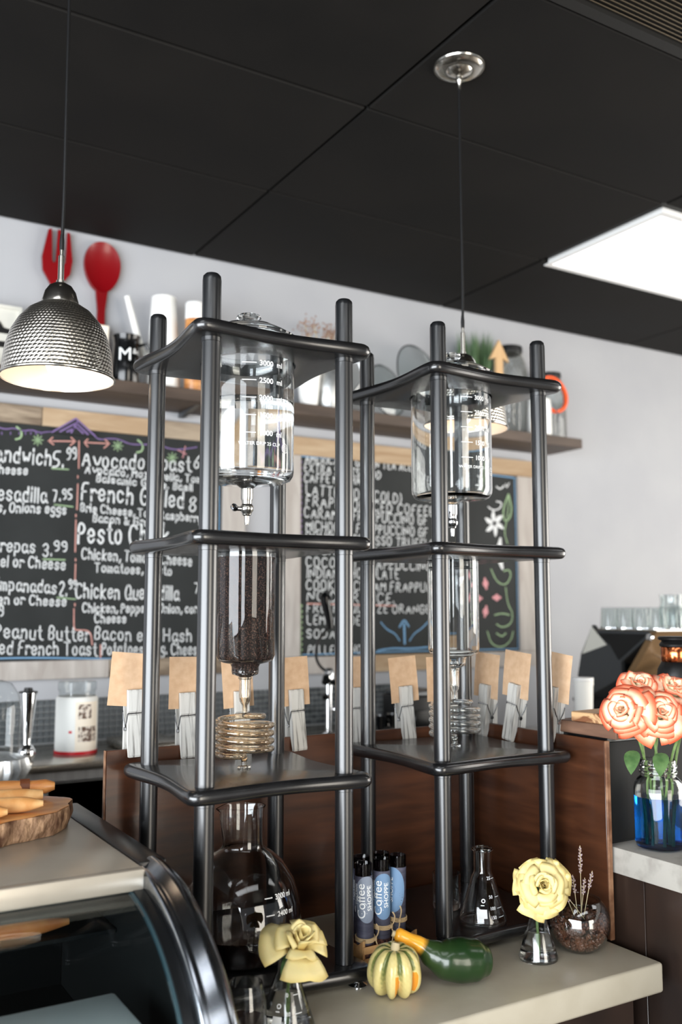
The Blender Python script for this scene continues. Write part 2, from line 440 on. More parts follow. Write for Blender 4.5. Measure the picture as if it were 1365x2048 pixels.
# walnut back panels standing on the counter, forming a corner
p1 = thing('wooden_screen', 'long reddish brown wooden panel standing behind both drip towers', 'panel', (0, 0.325, 0))
MB().rbox(-0.06, 0.80, 0, 0.009, 0.0005, 0.368, 0.0015, 1).build('panel_board', 'walnut', p1)
MB().rbox(-0.063, -0.0602, 0.0, 0.009, 0.0005, 0.3685, 0.0008, 1).build('end_edge', 'walnut_edge', p1)
p2 = thing('wooden_screen', 'short reddish brown wooden side panel with pale front edge beside the rose jar', 'panel', (0.803, 0, 0))
MB().rbox(0.0, 0.009, -0.085, 0.323, 0.0005, 0.374, 0.0015, 1).build('panel_board', 'walnut_side', p2)
MB().rbox(-0.001, 0.010, -0.0895, -0.0852, 0.0005, 0.3745, 0.001, 1).build('end_edge', 'walnut_edge', p2)

# ------------------------------------------------------------------ raised bar at right with concrete ledge and dark planks
bar = thing('raised_bar', 'raised bar at right with pale concrete ledge and dark vertical planks', 'counter', (0.82, 0, 0))
MB().rbox(0.0, 0.62, -1.6, 0.32, 0.122, 0.172, 0.004, 2).build('concrete_ledge', 'concrete_edge', bar)
MB().box(0.03, 0.6, -1.58, 0.3, FZ + 0.001, 0.122).build('bar_core', 'case_dark', bar, smooth=False)
for k in range(10):
    y1 = 0.0 - 0.152*k
    MB().rbox(0.008 + 0.001*(k % 2), 0.03, y1 - 0.1505, y1, FZ + 0.002, 0.121, 0.0008, 1).build('plank', 'dark_plank', bar)

# ------------------------------------------------------------------ work counter along the back wall
bc = thing('back_counter', 'stainless steel work counter along the back wall under the menu boards', 'counter', (0, 0, 0))
MB().rbox(-2.0, 1.75, 1.5, 1.962, 0.143, 0.168, 0.004, 2).build('steel_top', 'stainless', bc)
MB().box(-1.98, 1.74, 1.54, 1.96, FZ + 0.001, 0.143).build('counter_body', 'stainless_dark', bc, smooth=False)
for x in (-0.72, -0.30, 0.135, 0.33, 0.76, 1.2):
    MB().rbox(x - 0.2, x + 0.2, 1.522, 1.54, -0.80, 0.11, 0.004, 1).build('cabinet_door', 'stainless_dark', bc)
    MB().rbox(x + 0.165, x + 0.178, 1.508, 1.522, -0.3, 0.10, 0.003, 1).build('door_handle', 'stainless', bc)
# mosaic tiles on the wall behind it
pitch = 0.0212
tile_me = None
restb = MB()
ncol = int((1.72 + 0.2) / pitch); cnt = 0
MB().box(-0.4, 1.74, WY - 0.004, WY, 0.168, 0.168 + 7*pitch + 0.002).build('grout_bed', 'grout', wall_back, smooth=False)
for c in range(ncol):
    for r in range(7):
        x = -0.2 + (c + 0.5)*pitch; z = 0.170 + (r + 0.5)*pitch
        if cnt < 294 and x > 0.02:
            if tile_me is None:
                o = MB().rbox(-pitch/2 + 0.0013, pitch/2 - 0.0013, -0.005, 0, -pitch/2 + 0.0013, pitch/2 - 0.0013, 0.0012, 1).build('wall_tile', 'mosaic', wall_back, smooth=False)
                tile_me = o.data
            else: o = link('wall_tile', tile_me, wall_back)
            o.location = (x, WY - 0.004, z); cnt += 1
        else:
            restb.box(x - pitch/2 + 0.0013, x + pitch/2 - 0.0013, WY - 0.009, WY - 0.004, z - pitch/2 + 0.0013, z + pitch/2 - 0.0013)
ro = restb.build('mosaic_tiles', 'mosaic', wall_back, smooth=False); ro['kind'] = 'stuff'

# ------------------------------------------------------------------ long wall shelf
ws = thing('wall_shelf', 'long dark brown wooden wall shelf above the menu boards', 'shelf', (0, 0, 0))
MB().rbox(-1.2, 2.63, 1.75, WY - 0.001, 1.392, 1.437, 0.002, 1).build('shelf_board', 'shelf_wood', ws)
for x in (-0.5, 0.7, 1.9):
    MB().prism([(1.80, 1.3915), (1.979, 1.3915), (1.979, 1.372), (1.955, 1.372)], x, x + 0.02, 'x').build('bracket', 'grey_metal', ws, smooth=False)

# ------------------------------------------------------------------ chalk menu boards
GLY = {}
def _g(s):
    for item in s.split('|'):
        ch, w, st = item.split(':')
        GLY[ch] = (float(w), [[(float(p[0]), float(p[1]) - 2) for p in k.split()] for k in st.split(';')])
_g('a:4:36 16 05 03 12 22 34;36 33 42|b:4:08 02;04 16 26 35 33 22 12 03|c:4:35 26 16 05 03 12 22 33|d:4:34 26 16 05 03 12 22 33;38 32|e:4:04 34 35 26 16 05 03 12 22 33|f:3:38 28 17 12;06 26|g:4:36 16 05 04 13 23 34;36 31 20 10 01|h:4:08 02;04 16 26 35 32|i:1:06 02;07 08|j:3:26 21 10 00|k:4:08 02;36 04 32|l:1:08 02|m:5:06 02;05 16 25 22;25 36 45 42|n:4:06 02;04 16 26 35 32|o:4:16 05 03 12 22 33 35 26 16|p:4:06 00;05 16 26 35 33 22 12 03|q:4:36 16 05 03 12 22 33;36 30|r:3:06 02;04 16 26 35|s:4:35 26 16 05 14 24 33 22 12 03|t:3:18 13 22 32;06 26|u:4:06 03 12 22 33;36 32|v:4:06 22 46|w:5:06 12 25 32 46|x:4:06 42;46 02|y:4:06 03 12 22 33;36 31 20 10|z:4:06 36 02 32')
_g('A:5:02 28 42;14 34|B:4:02 08 28 37 36 25 05;25 34 33 22 02|C:5:47 38 18 06 04 12 32 43|D:5:02 08 28 46 44 22 02|E:4:38 08 02 32;05 25|F:4:38 08 02;05 25|G:5:47 38 18 06 04 12 32 43 45 25|H:5:08 02;48 42;05 45|I:1:02 08|J:4:38 33 22 12 03|K:5:08 02;48 05 42|L:4:08 02 32|M:5:02 08 24 48 42|N:5:02 08 42 48|O:5:18 06 04 12 32 44 46 38 18|P:4:02 08 28 37 36 25 05|Q:5:18 06 04 12 32 44 46 38 18;34 52|R:5:02 08 28 37 36 25 05;15 42|S:4:37 28 18 07 06 15 25 34 33 22 12 03|T:5:08 48;28 22|U:5:08 03 12 32 43 48|V:5:08 22 48|W:5:08 12 25 32 48|X:5:08 42;48 02|Y:5:08 25 48;25 22|Z:5:08 48 02 42')
_g('0:4:18 06 04 12 22 34 36 28 18|1:2:07 18 12|2:4:07 18 28 37 36 02 32|3:4:07 18 28 37 36 25 15;25 34 33 22 12 03|4:4:28 04 44;38 32|5:4:38 08 05 25 34 33 22 02|6:4:38 16 04 03 12 22 33 34 25 05|7:4:08 38 12|8:4:18 07 06 15 25 34 33 22 12 03 04 15 26 37 28 18|9:4:35 25 15 06 07 18 28 37 33 22 12|.:1:03 02|,:1:13 01|&:5:42 07 18 27 03 12 22 45|(:2:18 06 04 12|):2:08 16 14 02|/:4:02 38')
def smooth_line(p, it=2):
    for _ in range(it):
        if len(p) < 3: return p
        q = [p[0]]
        for a, b in zip(p, p[1:]):
            q += [(a[0]*.75 + b[0]*.25, a[1]*.75 + b[1]*.25), (a[0]*.25 + b[0]*.75, a[1]*.25 + b[1]*.75)]
        p = q + [p[-1]]
    return p
def ribbon(mb, pts, w, y, leaf=False):
    """flat chalk stroke in the board plane"""
    n = len(pts); vs = []
    for i, p in enumerate(pts):
        a, b = pts[max(i-1, 0)], pts[min(i+1, n-1)]
        dx, dz = b[0]-a[0], b[1]-a[1]; L = math.hypot(dx, dz) or 1
        dx /= L; dz /= L
        e = (-w*.4 if i == 0 else w*.4 if i == n-1 else 0)
        ww = w*0.5*random.uniform(0.85, 1.12)
        if leaf: ww *= 0.15 + 0.95*math.sin(PI*(0.04 + 0.92*i/max(1, n-1)))**0.8
        cx, cz = p[0] + dx*e, p[1] + dz*e
        vs += [(cx - dz*ww, y, cz + dx*ww), (cx + dz*ww, y, cz - dx*ww)]
    mb.add(vs, [(2*i, 2*i+1, 2*i+3, 2*i+2) for i in range(n-1)])
def chalk_line(parent, txt, x0, z0, x1, z1, h, y, mat='chalk_w'):
    mb = MB(); u = h/6.0
    tot = sum((GLY[c][0] + 1.1) if c in GLY else 2.6 for c in txt) - 1.1
    sx = (x1 - x0)/tot
    cx = 0.0
    for c in txt:
        if c == ' ': cx += 2.6; continue
        w, strokes = GLY[c]
        jz = random.uniform(-.25, .25); sl = random.uniform(-.04, .1)
        for st in strokes:
            pts = []
            for a, b in smooth_line(st):
                f = (cx + a + sl*b)/tot
                pts.append((x0 + (cx + a + sl*b)*sx, z0 + (z1-z0)*f + (b + jz)*u))
            ribbon(mb, pts, max(0.0044, h*0.098), y)
        cx += w + 1.1
    return mb.build('lettering', mat, parent, smooth=False, fix=False)
CHALK1=[('Sandwich', -0.0035, 1.1453, 0.2178, 1.1446, 0.0556, 'w'), ('5.', 0.2211, 1.1404, 0.2634, 1.1437, 0.0555, 'w'), ('99', 0.2687, 1.173, 0.3079, 1.1763, 0.0419, 'w'), ('Cheese', 0.0155, 1.1014, 0.1366, 1.1068, 0.0307, 'w'), ('Quesadilla', -0.0212, 1.0067, 0.2067, 1.0111, 0.0521, 'w'), ('7.', 0.2262, 1.0173, 0.2547, 1.019, 0.0402, 'w'), ('95', 0.2595, 1.0257, 0.2958, 1.0292, 0.0354, 'w'), ('Peppers, Onions eggs', -0.0763, 0.9673, 0.2761, 0.974, 0.0337, 'w'), ('Arepas', 0.0226, 0.8331, 0.1731, 0.8306, 0.044, 'w'), ('3.', 0.1976, 0.8202, 0.2312, 0.8213, 0.0447, 'w'), ('99', 0.2355, 0.8401, 0.2851, 0.8417, 0.0344, 'w'), ('Rel or Cheese', 0.0303, 0.782, 0.279, 0.7744, 0.0381, 'w'), ('Empanadas', 0.0345, 0.7009, 0.2507, 0.6892, 0.0428, 'w'), ('2.', 0.2571, 0.6818, 0.2881, 0.6808, 0.0499, 'w'), ('99', 0.2916, 0.7071, 0.3217, 0.7074, 0.0314, 'w'), ('Chicken or Cheese', -0.0472, 0.6556, 0.286, 0.6459, 0.0335, 'w'), ('99', 0.0366, 0.6111, 0.0741, 0.611, 0.0361, 'w'), ('Peanut Butter', 0.048, 0.5365, 0.3744, 0.5207, 0.0467, 'w'), ('Stuffed French Toast', -0.0461, 0.487, 0.4014, 0.4676, 0.0452, 'w'), ('Avocado Toast', 0.3277, 1.1521, 0.7492, 1.1623, 0.056, 'w'), ('6', 0.7598, 1.1776, 0.7852, 1.1796, 0.0477, 'w'), ('Avocado, Mozzarella, Tom', 0.338, 1.1283, 0.7935, 1.1216, 0.0291, 'w'), ('Balsamic Glaze. Basil', 0.3808, 1.0978, 0.7577, 1.0883, 0.0264, 'w'), ('French Grilled', 0.3281, 1.0299, 0.723, 1.0201, 0.0622, 'w'), ('8', 0.7433, 1.0077, 0.775, 1.0094, 0.0542, 'w'), ('Brie Cheese, Tart Raspberry', 0.3262, 0.9862, 0.796, 0.9695, 0.0296, 'w'), ('Bacon & Grapes', 0.372, 0.9502, 0.6469, 0.9422, 0.0293, 'w'), ('Pesto Chick', 0.32, 0.8727, 0.6657, 0.8743, 0.0727, 'w'), ('Chicken, Tomato Cheese', 0.3343, 0.8149, 0.7592, 0.8001, 0.0391, 'w'), ('Tomatoes, Pesto', 0.3835, 0.7685, 0.6785, 0.7635, 0.0325, 'w'), ('Chicken Quesadilla', 0.3164, 0.6742, 0.7084, 0.6691, 0.0517, 'w'), ('7', 0.7704, 0.6962, 0.7934, 0.6965, 0.037, 'w'), ('Chicken, Peppers, Onion, corn', 0.343, 0.6229, 0.8018, 0.6207, 0.0326, 'w'), ('Cheese', 0.3885, 0.5851, 0.5056, 0.5844, 0.032, 'w'), ('Bacon egg Hash', 0.3902, 0.5254, 0.7643, 0.5118, 0.0455, 'w'), ('Potatoes, egg. Cheese', 0.4173, 0.4716, 0.8081, 0.4626, 0.0424, 'w')]
CHALK2=[('AMERICANO  GREEN TEA ALES', 1.2504, 1.242, 1.812, 1.2468, 0.0299, 'w'), ('EXTRA SHOTS  ADD', 1.2462, 1.2033, 1.6267, 1.198, 0.0341, 'w'), ('CAFFE MOCHA', 1.2464, 1.159, 1.5233, 1.1668, 0.0347, 'w'), ('LATTE (HOT/COLD)', 1.2553, 1.107, 1.7367, 1.0972, 0.0429, 'w'), ('FRAPPE OR ICED COFFEE', 1.2555, 1.0613, 1.9104, 1.0513, 0.0409, 'w'), ('CARAMEL FRAPPUCCINO GF', 1.2471, 1.0115, 1.8745, 1.0084, 0.0423, 'w'), ('MICHOCAN FRAPPUCCINO GF', 1.256, 0.9589, 1.8738, 0.9568, 0.0392, 'w'), ('DOUBLE ESPRESSO TRUFFLE', 1.2561, 0.9174, 1.9085, 0.9049, 0.0376, 'w'), ('MOCHA MINT LATTE', 1.2564, 0.8646, 1.759, 0.8581, 0.0372, 'w'), ('COCONUT FRAPPUCCINO', 1.2566, 0.8098, 1.8921, 0.8074, 0.039, 'w'), ('INDIAN CHOCOLATE', 1.2611, 0.7634, 1.7195, 0.7678, 0.0425, 'w'), ('COOKIES CREAM FRAPPUC', 1.257, 0.7162, 1.8959, 0.7118, 0.039, 'w'), ('NO DAIRY ICE.', 1.2615, 0.67, 1.6947, 0.6623, 0.0415, 'w'), ('FRESH SQUEEZE ORANGE', 1.2617, 0.6232, 1.8848, 0.6189, 0.0357, 'w'), ('LEMONADE', 1.2619, 0.5749, 1.5218, 0.5693, 0.038, 'w'), ('SODAS', 1.2621, 0.5194, 1.4317, 0.5147, 0.0339, 'w'), ('PELLEGRINO', 1.2667, 0.4529, 1.526, 0.4508, 0.0341, 'w')]
DECO1=[('p', 5, [(0.3123, 1.2426), (0.314, 1.1426)]), ('p', 5, [(0.3116, 1.1148), (0.3118, 1.1071)]), ('p', 5, [(0.3125, 1.0846), (0.312, 0.9918)]), ('p', 5, [(0.3088, 0.9738), (0.309, 0.9662)]), ('p', 5, [(0.3094, 0.9535), (0.3102, 0.8394)]), ('p', 5, [(0.3122, 0.8142), (0.3125, 0.8067)]), ('p', 5, [(0.3128, 0.7953), (0.3126, 0.7387)]), ('p', 5, [(0.3145, 0.6541), (0.3147, 0.646)]), ('p', 5, [(0.3119, 0.6354), (0.3134, 0.5638), (0.3229, 0.56), (0.3733, 0.5595), (0.3812, 0.5068)]), ('p', 5, [(0.4112, 0.5062), (0.4124, 0.461)]), ('p', 5, [(0.2027, 1.2323), (0.2996, 1.2401)]), ('p', 5, [(0.2177, 1.2465), (0.2027, 1.2323), (0.2216, 1.2213)]), ('p', 5, [(0.2834, 1.2528), (0.2996, 1.2401), (0.2811, 1.2235)]), ('p', 5, [(0.3316, 1.2392), (0.424, 1.2432)]), ('p', 5, [(0.3441, 1.2521), (0.3304, 1.2391), (0.3449, 1.2248)]), ('p', 5, [(0.4058, 1.2579), (0.4253, 1.2433), (0.4048, 1.225)]), ('v', 5, [(0.0181, 1.2677), (0.0537, 1.2589), (0.0831, 1.2681), (0.1134, 1.2585), (0.1433, 1.2678), (0.1741, 1.2582), (0.2046, 1.2676), (0.2296, 1.2636), (0.2973, 1.3202), (0.3563, 1.278), (0.3831, 1.2525), (0.4222, 1.2628), (0.462, 1.2632), (0.5028, 1.2471), (0.5571, 1.2521), (0.6124, 1.2572), (0.669, 1.2419), (0.726, 1.2504), (0.7693, 1.2612)]), ('v', 5, [(0.2481, 1.2719), (0.2977, 1.306), (0.337, 1.2774)]), ('v', 5, [(0.2732, 1.2744), (0.2981, 1.293), (0.3209, 1.2759)]), ('v', 4, [(0.0423, 1.2484), (0.0426, 1.2409)]), ('v', 4, [(0.0718, 1.2513), (0.072, 1.2438)]), ('v', 4, [(0.1015, 1.2542), (0.1018, 1.2467)]), ('v', 4, [(0.1225, 1.2563), (0.1227, 1.2487)]), ('v', 4, [(0.1406, 1.2581), (0.1408, 1.2505)]), ('v', 4, [(0.1588, 1.2599), (0.159, 1.2523)]), ('v', 4, [(0.1771, 1.2617), (0.1773, 1.2541)]), ('g', 4, [(0.1476, 1.2303), (0.1841, 1.2337)]), ('g', 4, [(0.1525, 1.2442), (0.1792, 1.2198)]), ('g', 4, [(0.1652, 1.251), (0.1664, 1.2131)]), ('g', 4, [(0.1783, 1.2467), (0.1534, 1.2174)]), ('g', 4, [(0.4361, 1.2357), (0.476, 1.2393)]), ('g', 4, [(0.4416, 1.2502), (0.4705, 1.2248)]), ('g', 4, [(0.4555, 1.2573), (0.4565, 1.2177)]), ('g', 4, [(0.4698, 1.2528), (0.4423, 1.2223)]), ('g', 4, [(0.6484, 1.2095), (0.6908, 1.2131)]), ('g', 4, [(0.6543, 1.2244), (0.6849, 1.1981)]), ('g', 4, [(0.6692, 1.2317), (0.67, 1.1909)]), ('g', 4, [(0.6843, 1.227), (0.6549, 1.1957)]), ('g', 8, [(0.0919, 1.2721), (0.1073, 1.2611), (0.1102, 1.2456), (0.1052, 1.2326), (0.0904, 1.2281)]), ('g', 8, [(0.5328, 1.2666), (0.5502, 1.2548), (0.5533, 1.2383), (0.5475, 1.2244), (0.5305, 1.2196)]), ('k', 4, [(0.6902, 1.2438), (0.7263, 1.2298)]), ('k', 4, [(0.7122, 1.2149), (0.7222, 1.2603)]), ('g', 5, [(0.2182, 1.1344), (0.2774, 1.1353)]), ('g', 5, [(0.2315, 1.005), (0.2972, 1.0012)]), ('g', 5, [(0.198, 0.8097), (0.2748, 0.8094)]), ('g', 5, [(0.2512, 0.6756), (0.3165, 0.6698)]), ('b', 7, [(0.0306, 0.4669), (0.1822, 0.4667), (0.4564, 0.4549), (0.6296, 0.4518), (0.7796, 0.4533)]), ('b', 6, [(0.8623, 1.266), (0.8681, 0.8712), (0.8699, 0.4511)])]
DECO2=[('p', 6, [(1.2615, 0.6581), (1.6947, 0.6505)]), ('v', 6, [(1.2245, 1.2475), (1.2357, 1.2423), (1.2271, 1.2324)]), ('v', 6, [(1.2246, 1.2231), (1.2358, 1.2178), (1.2273, 1.208)]), ('v', 6, [(1.2247, 1.1986), (1.2359, 1.1934), (1.2274, 1.1836)]), ('v', 6, [(1.2249, 1.1742), (1.2361, 1.1689), (1.2275, 1.1592)]), ('v', 6, [(1.225, 1.1499), (1.2362, 1.1446), (1.2276, 1.1348)]), ('v', 6, [(1.2251, 1.1255), (1.2363, 1.1202), (1.2278, 1.1105)]), ('v', 6, [(1.2253, 1.1012), (1.2364, 1.0959), (1.2279, 1.0862)]), ('v', 6, [(1.2254, 1.077), (1.2365, 1.0716), (1.228, 1.062)]), ('v', 6, [(1.2255, 1.0527), (1.2367, 1.0473), (1.2281, 1.0377)]), ('v', 6, [(1.2256, 1.0285), (1.2368, 1.0231), (1.2283, 1.0135)]), ('v', 6, [(1.2258, 1.0043), (1.2369, 0.9989), (1.2284, 0.9894)]), ('v', 6, [(1.2259, 0.9802), (1.237, 0.9747), (1.2285, 0.9652)]), ('v', 6, [(1.226, 0.9561), (1.2371, 0.9505), (1.2286, 0.9411)]), ('g', 6, [(1.2276, 0.6565), (1.242, 0.6491), (1.2277, 0.6402)]), ('g', 6, [(1.2277, 0.6343), (1.2421, 0.6269), (1.2278, 0.618)]), ('g', 6, [(1.2278, 0.6121), (1.2422, 0.6046), (1.2279, 0.5958)]), ('g', 6, [(1.2279, 0.5899), (1.2423, 0.5824), (1.228, 0.5737)]), ('g', 6, [(1.228, 0.5678), (1.2424, 0.5603), (1.2281, 0.5515)]), ('g', 6, [(1.2282, 0.5456), (1.2426, 0.5381), (1.2282, 0.5294)]), ('g', 6, [(1.2283, 0.5236), (1.2427, 0.516), (1.2284, 0.5074)]), ('g', 6, [(1.2284, 0.5015), (1.2428, 0.4939), (1.2285, 0.4853)]), ('g', 6, [(1.2285, 0.4795), (1.2429, 0.4718), (1.2286, 0.4633)]), ('g', 6, [(1.2286, 0.4574), (1.243, 0.4498), (1.2287, 0.4413)]), ('b', 8, [(1.203, 1.2648), (1.5329, 1.2731), (1.7825, 1.2749), (2.3939, 1.2589)]), ('b', 7, [(2.3859, 1.2583), (2.3898, 0.8763), (2.3879, 0.4526)]), ('b', 6, [(1.2329, 0.4515), (1.5305, 0.4545), (1.8728, 0.4549), (2.3845, 0.4526)]), ('b', 13, [(1.742, 0.5717), (1.7442, 0.489)]), ('b', 10, [(1.7179, 0.56), (1.7422, 0.5953), (1.766, 0.562)]), ('b', 7, [(1.6215, 0.5802), (1.6513, 0.5489), (1.6938, 0.5328), (1.7174, 0.5012)]), ('b', 7, [(1.8723, 0.5828), (1.8343, 0.5511), (1.7949, 0.5317), (1.7703, 0.5004)]), ('b', 9, [(1.6041, 0.4606), (1.6791, 0.4707), (1.7652, 0.465), (1.873, 0.4708)]), ('w', 16, [(2.2572, 1.0349), (2.2888, 1.0268), (2.3058, 1.0164)]), ('w', 16, [(2.2572, 1.0349), (2.2639, 1.0035), (2.2626, 0.9824)]), ('w', 16, [(2.2572, 1.0349), (2.2326, 1.0117), (2.2145, 1.001)]), ('w', 16, [(2.2572, 1.0349), (2.2259, 1.043), (2.2091, 1.0532)]), ('w', 16, [(2.2572, 1.0349), (2.2506, 1.0664), (2.2518, 1.0875)]), ('w', 16, [(2.2572, 1.0349), (2.2821, 1.0584), (2.3004, 1.0693)]), ('w', 8, [(2.2226, 1.1104), (2.2497, 1.0947), (2.2943, 1.1058), (2.3062, 1.1368), (2.2728, 1.1391)]), ('g', 9, [(2.3465, 1.1784), (2.3111, 1.1067), (2.3152, 1.0464), (2.3492, 1.0567), (2.3674, 1.1099), (2.3486, 1.1742)]), ('g', 6, [(2.3463, 1.1697), (2.3381, 1.0648), (2.314, 0.9945), (2.3352, 0.9436)]), ('w', 22, [(2.2909, 0.9592), (2.2783, 0.8902), (2.299, 0.831)]), ('w', 9, [(2.2744, 1.2085), (2.2964, 1.1969), (2.3192, 1.2159)]), ('w', 7, [(2.3307, 1.2254), (2.3359, 1.2057), (2.3512, 1.2312)]), ('k', 24, [(2.2014, 0.738), (2.1957, 0.7691)]), ('k', 24, [(2.2496, 0.6902), (2.2781, 0.6904)]), ('k', 24, [(2.1994, 0.6416), (2.1924, 0.6107)]), ('k', 24, [(2.1673, 0.686), (2.1395, 0.6845)]), ('g', 7, [(2.2328, 0.8209), (2.2644, 0.7622), (2.3192, 0.746), (2.3538, 0.7893), (2.3434, 0.8234), (2.3098, 0.8141)]), ('g', 7, [(2.319, 0.7375), (2.3283, 0.661), (2.3607, 0.6185), (2.3483, 0.5675), (2.2925, 0.5511), (2.26, 0.5681)]), ('g', 7, [(2.2051, 0.5352), (2.2254, 0.4766), (2.2904, 0.4587), (2.3464, 0.4914), (2.3586, 0.5335)]), ('g', 7, [(2.25, 0.6102), (2.2941, 0.6185), (2.3382, 0.61)]), ('g', 8, [(2.2591, 0.5262), (2.2915, 0.509), (2.314, 0.5256)])]

def board(name, label, x0, x1, z0, z1, fx0, fx1, fz0, fz1, lines, deco, woods):
    t = thing(name, label, 'chalkboard', (0, 0, 0))
    MB().box(x0, x1, 1.956, 1.97, z0, z1).build('slate', 'chalkboard', t, smooth=False)
    def planks(a0, a1, b0, b1, horiz, n, mats):
        for k in range(n):
            if horiz:
                p0, p1 = a0 + (a1-a0)*k/n, a0 + (a1-a0)*(k+1)/n
                MB().rbox(p0 + .0008, p1 - .0008, 1.945 + .002*(k % 2), 1.9795, b0, b1, .002, 1).build('frame_plank', mats[k % len(mats)], t)
            else:
                p0, p1 = b0 + (b1-b0)*k/n, b0 + (b1-b0)*(k+1)/n
                MB().rbox(a0, a1, 1.945 + .002*(k % 2), 1.9795, p0 + .0008, p1 - .0008, .002, 1).build('frame_plank', mats[k % len(mats)], t)
    planks(fx0, fx1, z1, fz1, True, woods[0], woods[2])
    planks(fx0, fx1, fz0, z0, True, woods[1], woods[3])
    planks(fx0, x0, z0, z1, False, 1, ['frame_wood_pale'])
    planks(x1, fx1, z0, z1, False, 1, ['frame_wood_pale'])
    for l in lines: chalk_line(t, *l[:6], 1.9552, 'chalk_' + l[6])
    for col, wd, pts in deco:
        mb = MB(); pts = [tuple(p) for p in pts]; fat = wd >= 14
        if fat and len(pts) == 2: pts = [(pts[0][0] + (pts[1][0]-pts[0][0])*q/6, pts[0][1] + (pts[1][1]-pts[0][1])*q/6) for q in range(7)]
        ribbon(mb, smooth_line(pts), wd*(0.00125 if fat else 0.00078), 1.9550, fat)
        mb.build('chalk_drawing', 'chalk_' + col, t, smooth=False, fix=False)
    return t
b1 = board('menu_board', 'left black chalk menu board listing sandwiches, empanadas and French toast', -0.55, 0.878, 0.455, 1.285, -0.62, 0.975, 0.39, 1.352,
      CHALK1, DECO1, (4, 3, ['frame_wood', 'frame_wood', 'frame_wood_warm', 'frame_wood'], ['frame_wood_pale', 'frame_wood_pale', 'frame_wood']))
MB().prism([(0.215, 1.262), (0.365, 1.262), (0.295, 1.318)], 1.9425, 1.956, 'y').build('board_peak', 'chalkboard', b1, smooth=False)
mb = MB()
for q in (((0.213, 1.264), (0.295, 1.322), (0.367, 1.264)), ((0.24, 1.268), (0.296, 1.305), (0.34, 1.268)), ((0.265, 1.27), (0.297, 1.29), (0.322, 1.27)), ((0.28, 1.268), (0.3, 1.31))):
    ribbon(mb, list(q), 0.006, 1.9418)
mb.build('chalk_drawing', 'chalk_v', b1, smooth=False, fix=False)
b2 = board('menu_board', 'right black chalk menu board listing coffee drinks with drawn flowers', 1.226, 2.395, 0.443, 1.268, 1.13, 2.50, 0.373, 1.345,
      CHALK2, DECO2, (3, 3, ['frame_wood_warm', 'frame_wood_warm', 'frame_wood_warm'], ['frame_wood_pale', 'frame_wood_warm', 'frame_wood_pale']))

# ------------------------------------------------------------------ cold-drip towers
A = 0.26; EDGE = 0.0405; TH = 0.024
def shelf_contour():
    b = A/2 + EDGE; r = 0.020; s = 0.013
    pts = []
    for q in range(4):
        side = []
        for k in range(18):
            y = -(b - r) + 2*(b - r)*k/18
            side.append((b - s*math.cos(PI/2*y/(b - r))**1.6, y))
        for k in range(7):
            a = PI/2*k/7
            side.append((b - r + r*math.cos(a), b - r + r*math.sin(a)))
        ca, sa = math.cos(q*PI/2), math.sin(q*PI/2)
        pts += [(x*ca - y*sa, x*sa + y*ca) for x, y in side]
    return pts
CONT = shelf_contour()
def shelf_mesh(name, parent, z, hole, mat='black_board'):
    n = len(CONT); rows = []
    rr = TH/2
    for k in range(9):
        a = -PI/2 + PI*k/8
        d = rr*(1 - math.cos(a)); zz = z + rr*math.sin(a)
        rows.append([(x*(1 - d/math.hypot(x, y)), y*(1 - d/math.hypot(x, y)), zz) for x, y in CONT])
    vs = [p for r in rows for p in r]; fs = []
    for i in range(8):
        for k in range(n):
            k2 = (k+1) % n
            fs.append((i*n+k, i*n+k2, (i+1)*n+k2, (i+1)*n+k))
    if hole > 0:
        for zz in (z + rr, z - rr):
            for x, y in CONT:
                h = math.hypot(x, y); vs.append((x/h*hole, y/h*hole, zz))
        t0, b0 = 9*n, 10*n
        for k in range(n):
            k2 = (k+1) % n
            fs += [(8*n+k, 8*n+k2, t0+k2, t0+k), (t0+k, t0+k2, b0+k2, b0+k), (b0+k, b0+k2, k2, k)]
    else:
        vs += [(0, 0, z + rr), (0, 0, z - rr)]
        for k in range(n):
            k2 = (k+1) % n
            fs += [(8*n+k, 8*n+k2, 9*n), (k2, k, 9*n+1)]
    return MB().add([(x + A/2, y + A/2, zz) for x, y, zz in vs], fs).build(name, mat, parent, angle=50)
ZS = (1.0936, 0.7451, 0.3368, 0.0205)
def tower(label, loc):
    t = thing('drip_tower', label, 'coffee tower', loc, 0, 'cold drip coffee towers on the counter')
    for z, h in zip(ZS, (0.0885, 0.0565, 0.011, 0.0)):
        shelf_mesh('shelf', t, z, h)
    post = None
    for x, y in ((0, 0), (A, 0), (0, A), (A, A)):
        if post is None:
            R = 0.0160
            prof = [(0, 0.033), (R, 0.033)]
            for z in ZS[2::-1]:
                prof += [(R, z - TH/2 - 0.0075), (R + 0.0006, z - TH/2 - 0.007), (R + 0.0006, z - TH/2), (R, z + TH/2)]
            prof += [(R, 1.181), (R*.93, 1.1885), (R*.7, 1.1925), (R*.35, 1.194), (0, 1.1942)]
            o = MB().lathe(prof, 28).build('post', 'black_wood', t); post = o.data
        else: o = link('post', post, t)
        o.location = (x, y, 0)
    for x, y in ((-0.012, -0.012), (A + 0.012, -0.012), (-0.012, A + 0.012), (A + 0.012, A + 0.012)):
        f = MB().lathe([(0, 0), (0.0165, 0), (0.0165, 0.003), (0.011, 0.0055), (0.009, 0.0085), (0, 0.0085)], 20).build('foot', 'chrome', t)
        f.location = (x, y - (0.012 if y < 0 else 0), 0)
    return t
T1, T2 = (0.0, 0.0, 0.0), (0.4885, 0.0208, 0.0)
tower('tall black wooden drip tower nearer the display case, holding dark coffee grounds', T1)
tower('tall black wooden drip tower nearer the rose jar, its glassware empty', T2)

